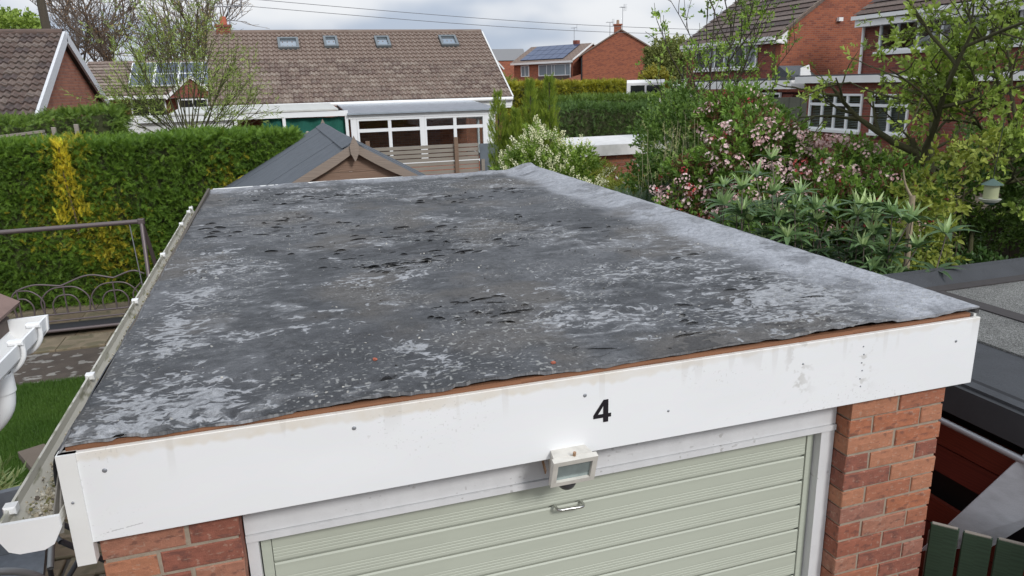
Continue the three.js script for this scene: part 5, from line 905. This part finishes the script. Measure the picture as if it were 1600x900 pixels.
// ---------- trees ----------
function tree(name, label, o) {
  const t = thing(name, label, 'tree', [0, 0, 0], o.group), r = rngOf(o.seed), L = new Limbs(), tips = [];
  const grow = (a, dir, len, rad, lev) => {
    const pts = [a.clone()], n = lev ? 5 : 6; let d = dir.clone();
    for (let k = 0; k < n; k++) { d.add(sph(r).multiplyScalar(o.wander ?? 0.16)); d.y += o.lift ?? 0.05; d.normalize(); pts.push(pts[k].clone().addScaledVector(d, len / n)); }
    const end = Math.max(o.minR ?? 0.004, rad * (o.taper ?? 0.45)); L.add(pts, rad, end, rad > 0.03 ? 7 : 4);
    if (lev >= o.levels) { for (let k = 1; k <= n; k++) tips.push([pts[k], d]); return; }
    const kids = o.kids[lev]; for (let k = 0; k < kids; k++) { const at = (o.from ?? 0.3) + (1 - (o.from ?? 0.3)) * (k + r()) / kids, i = Math.min(n - 1, Math.floor(at * n)), p = pts[i].clone().lerp(pts[i + 1], at * n - i); const side = sph(r); side.addScaledVector(d, -side.dot(d)).normalize(); const q = d.clone().multiplyScalar(o.fwd ?? 0.75).addScaledVector(side, o.spread ?? 0.8).normalize(); grow(p, q, len * (o.ratio ?? 0.55) * (0.7 + 0.6 * r()), Math.max(o.minR ?? 0.004, rad * 0.5), lev + 1); }
  };
  for (const [a, d, len, rad] of o.trunks) grow(V(...a), V(...d).normalize(), len, rad, 0);
  obj('trunk', L.geo(), o.bark ?? M.bark, t);
  if (o.geo) { const it = []; for (const [p, d] of tips) for (let k = 0; k < o.per; k++) { if (r() > (o.keep ?? 1)) continue; const dd = sph(r).add(d.clone().multiplyScalar(0.8)); dd.y += o.up ?? 0.2; it.push({ p: p.clone().add(sph(r).multiplyScalar(o.jit ?? 0.06)), d: dd.normalize(), roll: r() * 6, s: 0.6 + 0.7 * r(), c: mix3(o.dark, o.light, r()) }); } scatter(t, 'crown', o.geo, o.m ?? M.leaf, it); }
  return t;
}
{
  // willow: many straight shoots from a short bole
  const r = rngOf(61), shoots = [];
  for (let k = 0; k < 34; k++) { const a = -1.25 + 2.5 * (k + r()) / 34; shoots.push([[-1.1 + (r() - 0.5) * 0.2, 2.0 + r() * 0.3, -15 + (r() - 0.5) * 0.2], [Math.sin(a) * 0.75, Math.cos(a) * 1.0, (r() - 0.5) * 0.6], 1.4 + 1.2 * r() * Math.cos(a * 0.9) + (Math.abs(a) < 0.4 ? 0.9 : 0), 0.013]); }
  tree('willow_tree', 'young willow with thin leafy shoots rising behind the clipped hedge', { seed: 62, trunks: [[[-1.1, 0.4, -15], [0, 1, 0], 1.9, 0.12], ...shoots], levels: 1, kids: [8], wander: 0.07, lift: 0.04, from: 0.35, spread: 0.45, fwd: 0.9, ratio: 0.3, geo: LF.lance, per: 2, keep: 0.42, jit: 0.06, minR: 0.0025, dark: [0.09, 0.14, 0.035], light: [0.2, 0.28, 0.085], bark: M.barkMoss });
  // bare trees far behind
  const bt = (name, label, x, z, h, seed, bark, leaf) => tree(name, label, { group: 'leafless trees behind the bungalow', seed, trunks: [[[x, 0.4, z], [0, 1, 0], h * 0.72, 0.13]], levels: 3, kids: [11, 8, 7], wander: 0.2, lift: 0.08, from: 0.28, spread: 0.75, ratio: 0.52, minR: 0.008, bark, ...leaf });
  bt('bare_tree', 'brown leafless tree right behind the left house gable', -7.0, -44, 8.4, 64, M.twig, { geo: LF.small, per: 1, keep: 0.5, dark: [0.14, 0.09, 0.05], light: [0.26, 0.18, 0.1] });
  bt('bare_tree', 'grey leafless tree just right of the telegraph pole', -9.4, -48, 9.2, 65, M.twigGrey, {});
  bt('bare_tree', 'leafless budding tree above the willow', -4.0, -45, 8.6, 66, M.twigGrey, { geo: LF.small, per: 1, keep: 0.6, dark: [0.2, 0.15, 0.08], light: [0.33, 0.28, 0.15] });
  bt('bare_tree', 'small budding tree beside the bungalow chimney', -2.2, -42, 6.6, 67, M.twig, { geo: LF.mid, per: 1, keep: 0.5, dark: [0.2, 0.2, 0.07], light: [0.3, 0.3, 0.12] });
  const blobTree = (name, label, base, blobs, o) => { const t = thing(name, label, 'tree', [0, 0, 0], o.group), r = rngOf(o.seed); const L = new Limbs(); L.add(bend(V(...base), V(blobs[0][0], blobs[0][1], blobs[0][2]), r, 0.05), o.rad ?? 0.16, 0.05, 7); obj('trunk', L.geo(), M.bark, t); stems(t, 'limbs', M.bark, [base[0], base[1] + 1.2, base[2]], blobs, 22, r, 0.05); scatter(t, 'crown', o.geo ?? LF.far, M.leaf, crown(blobs, o.n, r, o)); return t; };
  blobTree('leafy_tree', 'round green tree at the left edge above the tiled ridge', [-10.2, 0.4, -38], [[-10.3, 5.6, -38, 1.7, 1.4, 1.5], [-11.6, 5.2, -38, 1.5, 1.5, 1.4]], { seed: 70, n: 2600, dark: [0.07, 0.12, 0.025], light: [0.18, 0.27, 0.06], gap: 0.36 });
  blobTree('leafy_tree', 'brownish green tree behind the distant gable house', [27.4, 0.4, -46], [[26.9, 4.4, -46, 1.2, 1.5, 1.2], [28.2, 4.6, -46.5, 1.3, 1.5, 1.3]], { seed: 71, n: 2400, dark: [0.06, 0.085, 0.03], light: [0.17, 0.21, 0.07], gap: 0.4 });
  blobTree('leafy_tree', 'yellow-leaved small tree right of the distant gable house', [21, 0.4, -36], [[21.0, 3.0, -36, 0.7, 0.9, 0.7]], { seed: 72, n: 900, dark: [0.11, 0.12, 0.018], light: [0.2, 0.2, 0.03], rad: 0.08 });
  blobTree('leafy_tree', 'small bush-like tree below the distant solar house', [19.2, 0.4, -60], [[19.4, 2.8, -60, 1.5, 1.2, 1.2]], { seed: 73, n: 1200, dark: [0.07, 0.1, 0.03], light: [0.2, 0.22, 0.06] });
}
{
  // fruit tree with upright leafy shoots, mid right
  tree('plum_tree', 'loose fruit tree with upright leafy shoots before the brick gable house', { seed: 81, trunks: [[[6.9, 0.2, -8.2], [0.05, 1, 0], 2.0, 0.06], [[6.9, 1.4, -8.2], [-0.45, 1, 0.1], 2.2, 0.025], [[6.95, 1.5, -8.2], [0.35, 1, 0.1], 2.8, 0.025], [[6.9, 1.6, -8.2], [0.02, 1, 0], 2.7, 0.024], [[6.95, 1.7, -8.2], [0.7, 0.7, 0.3], 1.7, 0.022], [[6.9, 1.3, -8.2], [-0.75, 0.75, 0], 1.4, 0.02], [[6.9, 1.5, -8.2], [0.2, 1, -0.1], 2.9, 0.022]], levels: 2, kids: [6, 5], wander: 0.12, lift: 0.13, spread: 0.6, fwd: 0.8, ratio: 0.42, geo: LF.mid, per: 2, keep: 0.42, jit: 0.04, dark: [0.055, 0.115, 0.02], light: [0.17, 0.27, 0.05], bark: M.bark });
  // apple tree on the right
  tree('apple_tree', 'mossy old apple tree with fresh leaves at the right edge', { seed: 92, trunks: [[[7.17, 0, -3.2], [-0.03, 1, 0.0], 2.85, 0.075], [[7.10, 2.6, -3.2], [-0.7, 0.5, -0.2], 0.85, 0.027], [[7.10, 2.7, -3.2], [-0.95, 0.3, -0.1], 0.9, 0.024], [[7.12, 2.8, -3.2], [0.25, 1, 0.1], 1.7, 0.021], [[7.10, 2.8, -3.2], [-0.25, 1, 0.2], 1.6, 0.021], [[7.12, 2.6, -3.2], [0.6, 0.7, 0.6], 1.6, 0.024], [[7.12, 2.7, -3.2], [0.5, 0.9, -0.4], 1.7, 0.021], [[7.12, 2.3, -3.2], [-0.4, 0.1, 0.6], 0.8, 0.018], [[7.12, 2.3, -3.2], [0.55, 0.2, 0.7], 1.4, 0.021], [[7.12, 2.5, -3.2], [0.9, 0.4, 0.1], 1.5, 0.021], [[7.10, 2.75, -3.2], [-0.4, 0.9, -0.1], 1.4, 0.018]], levels: 3, kids: [6, 5, 3], wander: 0.2, lift: 0.05, spread: 0.85, fwd: 0.65, ratio: 0.5, minR: 0.003, taper: 0.35, geo: LF.mid, per: 2, keep: 0.24, jit: 0.03, dark: [0.085, 0.14, 0.03], light: [0.23, 0.33, 0.07], bark: M.barkMoss });
}
// ---------- shrubs of the border right of the garage ----------
{
  const colShrub = (() => {
    const t = thing('columnar_yew', 'upright green columns of a yew beside the conservatory corner', 'conifer'), r = rngOf(33), it = [], L = new Limbs();
    for (const [x, h, z] of [[4.2, 3.2, -10.1], [4.42, 2.9, -9.8], [4.74, 3.38, -10.0], [4.95, 3.2, -10.2], [5.08, 3.42, -10], [4.6, 2.6, -9.8], [5.2, 2.75, -10.2], [4.3, 2.5, -10]]) {
      L.add([V(x, 0, z), V(x, h * 0.5, z), V(x, h - 0.1, z)], 0.04, 0.01, 5);
      for (let k = 0; k < 1300; k++) { const y = 0.6 + (h - 0.6) * r(), w = 0.13 * Math.min(1, (h - y) * 2.2) + 0.03, a = r() * 6.28, rr = Math.sqrt(r()); it.push({ p: V(x + Math.cos(a) * w * rr, y - 0.06, z + Math.sin(a) * w * rr), d: V(Math.cos(a) * 0.4, 1, Math.sin(a) * 0.4).normalize(), roll: r() * 6, s: 0.6 + 0.5 * r(), c: mix3([0.06, 0.11, 0.016], [0.17, 0.24, 0.035], r()) }); }
    }
    obj('stems', L.geo(), M.bark, t); scatter(t, 'foliage', LF.conif, M.leaf, it);
  })();
  // cream flower spikes
  const spikeGeo = (() => { const r = rngOf(2), gs = []; for (let k = 0; k < 26; k++) { const y = 0.13 * k / 26, w = 0.032 * (1 - k / 30), a = k * 2.4; gs.push(leafShape(0.018, 0.016).applyQuaternion(aim(V(Math.cos(a), 0.5, Math.sin(a)).normalize(), r() * 6)).translate(Math.cos(a) * w * 0.6, y, Math.sin(a) * w * 0.6)); } return mergeGeometries(gs); })();
  const headGeo = (() => { const r = rngOf(7), gs = []; for (let f = 0; f < 9; f++) { const d = sph(r); d.y = Math.abs(d.y); const c = d.clone().multiplyScalar(0.042); for (let k = 0; k < 5; k++) { const a = k * 1.2566 + f; const pd = V(Math.cos(a), 0.35, Math.sin(a)).normalize(); gs.push(leafShape(0.016, 0.013, 0.1, 0.1).applyQuaternion(aim(pd, Math.PI / 2 - a)).applyQuaternion(new THREE.Quaternion().setFromUnitVectors(Yv, d)).translate(c.x, c.y, c.z)); } } return mergeGeometries(gs); })();
  const flowers = (t, name, geo, blobs, n, seed, o) => { const r = rngOf(seed); scatter(t, name, geo, M.petal, crown(blobs, n, r, { inner: 0.06, rs: 1.05, gap: 0.0, out: 1, rand: 0.35, up: 0.5, s0: 0.7, s1: 0.6, ...o })); };
  {
    const b = [[4.05, 2.15, -7.6, 0.38, 0.55, 0.4], [4.42, 2.05, -7.3, 0.36, 0.4, 0.35], [3.9, 1.75, -7.2, 0.45, 0.45, 0.4], [4.4, 1.6, -6.8, 0.42, 0.4, 0.4], [3.75, 2.0, -7.8, 0.28, 0.3, 0.3]];
    const t = shrub('cream_flowered_shrub', 'bright green shrub with cream flower spikes at the roof back corner', [4.2, 0, -7.2], b, { seed: 41, n: 2900, geo: LF.mid, dark: [0.06, 0.12, 0.018], light: [0.17, 0.26, 0.05], gap: 0.45 });
    flowers(t, 'flower_spikes', spikeGeo, b, 330, 42, { dark: [0.6, 0.6, 0.34], light: [0.78, 0.76, 0.58], up: 0.9, gap: 0.4, s0: 1.0, s1: 0.6 });
  }
  shrub('blue_grey_shrub', 'blue-grey feathery shrub close behind the right roof edge', [4.5, 0, -5.6], [[4.35, 1.55, -5.5, 0.45, 0.55, 0.4], [4.75, 1.65, -5.5, 0.4, 0.5, 0.4]], { seed: 43, n: 2600, geo: LF.conif, dark: [0.035, 0.065, 0.05], light: [0.1, 0.155, 0.115], up: 0.7, s0: 0.6, s1: 0.4 });
  shrub('golden_green_shrub', 'yellow-green fine-leaved shrub in front of the low white store', [4.7, 0, -7.8], [[4.9, 1.45, -8.0, 0.6, 0.48, 0.5], [4.75, 1.5, -7.4, 0.45, 0.42, 0.4], [5.15, 1.7, -9.0, 0.6, 0.36, 0.4], [5.6, 1.75, -9.4, 0.5, 0.32, 0.4], [5.6, 1.45, -8.4, 0.8, 0.42, 0.5], [6.4, 1.5, -8.8, 0.7, 0.42, 0.5], [4.2, 1.3, -6.4, 0.5, 0.45, 0.4]], { seed: 44, n: 5400, geo: LF.small, dark: [0.06, 0.09, 0.015], light: [0.2, 0.24, 0.045] });
  {
    const b = [[5.6, 2.5, -6.4, 0.75, 0.7, 0.5], [6.2, 2.4, -5.9, 0.7, 0.6, 0.6], [5.2, 1.9, -5.9, 0.7, 0.75, 0.5], [6.9, 1.7, -5.5, 0.8, 0.55, 0.6], [5.9, 1.7, -5.2, 0.8, 0.75, 0.5]];
    shrub('evergreen_shrub', 'large mixed green shrub mass in the border right of the garage', [5.9, 0, -5.9], b, { seed: 45, n: 6200, geo: LF.mid, dark: [0.028, 0.065, 0.014], light: [0.1, 0.18, 0.038], stems: 40, gap: 0.4 });
    const c = [[5.35, 2.45, -4.6, 0.62, 0.5, 0.45], [5.95, 2.22, -4.2, 0.62, 0.46, 0.45], [6.2, 2.05, -3.6, 0.5, 0.42, 0.4], [5.3, 1.9, -4.2, 0.6, 0.55, 0.4], [5.8, 1.9, -3.8, 0.55, 0.45, 0.4], [4.85, 2.15, -4.9, 0.42, 0.4, 0.35], [5.5, 2.85, -5.2, 0.42, 0.3, 0.35]];
    const t = shrub('pink_flowering_climber', 'sprawling climber with pale pink and crimson flower heads', [5.6, 0, -4.2], c, { seed: 46, n: 6400, geo: LF.mid, dark: [0.035, 0.08, 0.018], light: [0.14, 0.25, 0.045], stems: 40, gap: 0.41, category: 'climber' });
    const r = rngOf(47); scatter(t, 'bronze_leaves', LF.small, M.leaf, crown(c, 3600, r, { dark: [0.06, 0.03, 0.02], light: [0.14, 0.085, 0.05], gap: 0.47, inner: 0.3 }));
    flowers(t, 'pink_flower_heads', headGeo, c, 760, 48, { dark: [0.62, 0.36, 0.36], light: [0.8, 0.66, 0.64], gap: 0.52, clump: 3.4, s0: 0.8, s1: 0.6 });
    flowers(t, 'crimson_flower_heads', headGeo, c, 190, 49, { dark: [0.3, 0.02, 0.035], light: [0.5, 0.1, 0.09], gap: 0.52, clump: 4, s0: 0.7, s1: 0.45 });
    flowers(t, 'white_blossoms', LF.small, b, 190, 50, { dark: [0.6, 0.52, 0.5], light: [0.75, 0.7, 0.68], s0: 0.35, s1: 0.3 });
    const s = thing('dry_grass_stalks', 'tall pale dry stalks rising among the border shrubs', 'stalks'), L = new Limbs(), q = rngOf(51);
    for (let k = 0; k < 46; k++) { const x = 4.55 + q() * 0.8, z = -5.3 + (q() - 0.5) * 0.7; L.add(bend(V(x, 0.6, z), V(x + (q() - 0.5) * 0.5, 2.2 + 0.75 * q(), z + (q() - 0.5) * 0.3), q, 0.04), 0.005, 0.0025, 4); }
    obj('stalks', L.geo(), M.straw, s, 'stuff'); const it = []; for (let k = 0; k < 260; k++) it.push({ p: V(4.5 + q() * 0.9, 1.5 + 1.3 * q(), -5.3 + (q() - 0.5) * 0.8), d: sph(q).add(V(0, 0.9, 0)).normalize(), roll: q() * 6, s: 0.6 + 0.5 * q(), c: mix3([0.12, 0.15, 0.06], [0.26, 0.3, 0.15], q()) }); scatter(s, 'small_leaves', LF.fine, M.leaf, it);
  }
  {
    // buddleia: stems with whorls of long arching leaves
    const lance = (l, w, arch) => { const t = [], n = 5, P = (k) => { const s = k / n; return [0, l * s * (1 - 0.12 * arch * s), -arch * l * 0.55 * s * s]; }, W = (k) => w * 0.5 * Math.sin(Math.PI * Math.min(0.98, 0.08 + 0.92 * Math.pow(k / n, 0.8))); for (const s of [-1, 1]) for (let k = 0; k < n; k++) { const a = P(k), b = P(k + 1), wa = W(k), wb = W(k + 1), e = (m, h) => [s * h, m[1], m[2] + h * 0.35]; t.push(...a, ...e(a, wa), ...b, ...e(a, wa), ...e(b, wb), ...b); } const g = new THREE.BufferGeometry(); g.setAttribute('position', new THREE.Float32BufferAttribute(t, 3)); g.computeVertexNormals(); return g; };
    const whorl = (() => { const gs = [], r = rngOf(9); for (let k = 0; k < 6; k++) { const a = k * 1.047 + r() * 0.5, up = 0.35 + 0.5 * r(); gs.push(lance(0.15 + 0.06 * r(), 0.036, 0.9).applyQuaternion(aim(V(Math.cos(a), up, Math.sin(a)).normalize(), 0).multiply(new THREE.Quaternion().setFromAxisAngle(Yv, Math.atan2(Math.cos(a), Math.sin(a)) + Math.PI)))); } return mergeGeometries(gs); })();
    const tip = (() => { const gs = [], r = rngOf(10); for (let k = 0; k < 7; k++) { const a = k * 0.9; gs.push(lance(0.1 + 0.04 * r(), 0.02, 0.3).applyQuaternion(aim(V(Math.cos(a) * 0.5, 1, Math.sin(a) * 0.5).normalize(), r() * 6))); } return mergeGeometries(gs); })();
    const t = thing('buddleia_shrub', 'grey-green long-leaved shrub against the right roof edge', 'shrub'), r = rngOf(55), L = new Limbs(), w = [], tp = [];
    for (let k = 0; k < 84; k++) { const u = r(), x = 3.95 + 1.05 * u + (r() - 0.5) * 0.15, z = -3.25 + 1.15 * u + (r() - 0.5) * 0.6, h = 1.55 + 0.8 * r() + 0.28 * Math.sin(u * 3.14) + (z < -2.9 ? 0.1 : -0.1), b = V(x * 0.6 + 4.5 * 0.4, 0.1, z * 0.6 - 2.7 * 0.4), e = V(x, h, z), pts = bend(b, e, r, 0.05, 8); L.add(pts, 0.012, 0.004, 5); for (let j = 3; j <= 8; j++) { const c = mix3([0.028, 0.062, 0.028], [0.08, 0.15, 0.068], 0.25 * r() + 0.75 * (j / 8) * r()); w.push({ p: pts[j].clone(), d: V((r() - 0.5) * 0.5, 1, (r() - 0.5) * 0.5).normalize(), roll: r() * 6, s: 1.5 - 0.055 * j + 0.3 * r(), c }); } tp.push({ p: e, d: V((r() - 0.5) * 0.3, 1, (r() - 0.5) * 0.3).normalize(), roll: r() * 6, s: 1.0 + 0.4 * r(), c: mix3([0.16, 0.26, 0.13], [0.26, 0.36, 0.2], r()) }); }
    obj('stems', L.geo(), M.twigGrey, t); scatter(t, 'leaf_whorls', whorl, M.leaf, w); scatter(t, 'young_tips', tip, M.leaf, tp, 'paler upright young leaves at the shoot tips');
    const k = thing('pale_stem', 'thin pale bare trunk standing right of the long-leaved shrub', 'trunk'), K = new Limbs(); K.add(bend(V(5.25, 0.0, -2.45), V(5.28, 2.4, -2.5), r, 0.02), 0.028, 0.022, 7); K.add(bend(V(5.28, 2.38, -2.5), V(5.22, 2.6, -2.56), r, 0.1), 0.012, 0.005, 5); obj('trunk', K.geo(), mat(C(0.34, 0.27, 0.18), 0.9, { map: grainF }), k);
  }
  {
    const b = [[5.78, 2.4, -2.8, 0.22, 0.3, 0.22], [5.6, 1.95, -2.65, 0.22, 0.5, 0.22], [5.95, 2.7, -2.6, 0.3, 0.1, 0.2], [5.5, 1.45, -2.5, 0.24, 0.4, 0.22]];
    shrub('yellow_green_climber', 'climber with soft yellow-green leaves trailing under the apple tree', [5.7, 0, -2.6], b, { seed: 56, n: 300, geo: LF.mid, dark: [0.08, 0.12, 0.02], light: [0.19, 0.235, 0.045], gap: 0.47, stems: 14, rad: 0.007, up: -0.1, category: 'climber' });
    shrub('dark_laurel', 'dark glossy low shrub in the shade at the neighbour roof edge', [7, 0, -2.6], [[6.3, 1.2, -2.6, 0.6, 0.55, 0.5], [7.0, 1.4, -2.2, 0.7, 0.6, 0.5], [7.5, 1.5, -1.6, 0.6, 0.6, 0.5], [5.9, 0.8, -2.6, 0.7, 0.6, 0.4]], { seed: 57, n: 5200, geo: LF.mid, m: M.leafGloss, dark: [0.018, 0.045, 0.015], light: [0.055, 0.115, 0.035], gap: 0.38 });
    shrub('background_shrub', 'deep green shrub behind the apple tree trunk', [8, 0, -4], [[7.9, 2.0, -4.3, 0.9, 0.7, 0.5], [8.6, 2.2, -3.6, 0.9, 0.8, 0.6], [7.2, 1.5, -4.6, 0.7, 0.7, 0.5]], { seed: 58, n: 5200, geo: LF.mid, dark: [0.025, 0.06, 0.012], light: [0.1, 0.18, 0.04], gap: 0.42 });
    shrub('border_filler_shrub', 'low green growth filling the border beneath the flowering climber', [4.6, 0, -4], [[4.0, 1.2, -4.2, 0.5, 0.8, 0.7], [4.7, 1.2, -3.6, 0.6, 0.9, 0.6], [3.85, 1.3, -5.4, 0.45, 0.7, 0.5], [5.0, 1.1, -2.6, 0.5, 0.7, 0.4], [6.0, 1.2, -3.4, 0.6, 0.8, 0.5]], { seed: 59, n: 6800, geo: LF.mid, dark: [0.025, 0.06, 0.014], light: [0.1, 0.185, 0.04], gap: 0.36, stems: 40 });
    shrub('lawn_edge_plant', 'variegated leafy plant beside the red trough', [-1.62, 0.3, -3.75], [[-1.72, 0.42, -3.8, 0.24, 0.12, 0.14]], { seed: 60, n: 60, geo: LF.lance, dark: [0.05, 0.1, 0.03], light: [0.3, 0.36, 0.2], stems: 8, rad: 0.005, category: 'plant', gap: 0.2, floor: 0.36 });
    shrub('far_garden_shrub', 'mid green shrubs in front of the brick extension windows', [12, 0.4, -12], [[10.5, 1.6, -11.5, 1.0, 0.8, 0.8], [12, 1.0, -11, 1.2, 0.7, 0.9], [9.2, 1.8, -12, 0.9, 0.9, 0.8], [13.6, 0.95, -11, 1.2, 0.7, 0.8], [11.2, 1.0, -9.4, 1.0, 0.65, 0.8]], { seed: 63, n: 7000, geo: LF.big, dark: [0.04, 0.08, 0.015], light: [0.15, 0.22, 0.045], gap: 0.38 });
    shrub('tall_green_shrub', 'tall leafy shrub left of the brick gable house windows', [9.3, 0.3, -11.8], [[8.7, 2.3, -11.8, 0.8, 0.7, 0.6], [9.8, 2.2, -11.8, 0.9, 0.6, 0.6], [8.3, 1.8, -11.2, 0.7, 0.8, 0.6]], { seed: 68, n: 5200, geo: LF.mid, dark: [0.035, 0.08, 0.016], light: [0.12, 0.2, 0.04], gap: 0.42 });
  }
  // bird feeder lantern hanging from the apple tree
  const f = thing('bird_feeder', 'hanging bird feeder with green roof and seed tray under the apple tree', 'bird feeder', [5.62, 2.36, -2.12]);
  const gm = mat(C(0.06, 0.1, 0.085), 0.5); obj('roof', [new THREE.ConeGeometry(0.075, 0.045, 20).translate(0, 0.17, 0)], gm, f); obj('seed_tube', [cyl(0.05, 0.05, 0.1, 0, 0.045, 0, 18)], mat(C(0.32, 0.34, 0.2), 0.4), f); obj('tray', [cyl(0.055, 0.075, 0.022, 0, 0.02, 0, 20)], mat(C(0.45, 0.46, 0.4), 0.5), f); obj('base', [cyl(0.03, 0.05, 0.02, 0, 0, 0, 16)], gm, f); obj('hanging_wire', [tube([[0, 0.19, 0], [0.01, 0.4, 0], [0.05, 0.62, -0.02]], 0.003, 8, 5)], M.dark, f);
}
renderer.render(scene, camera);
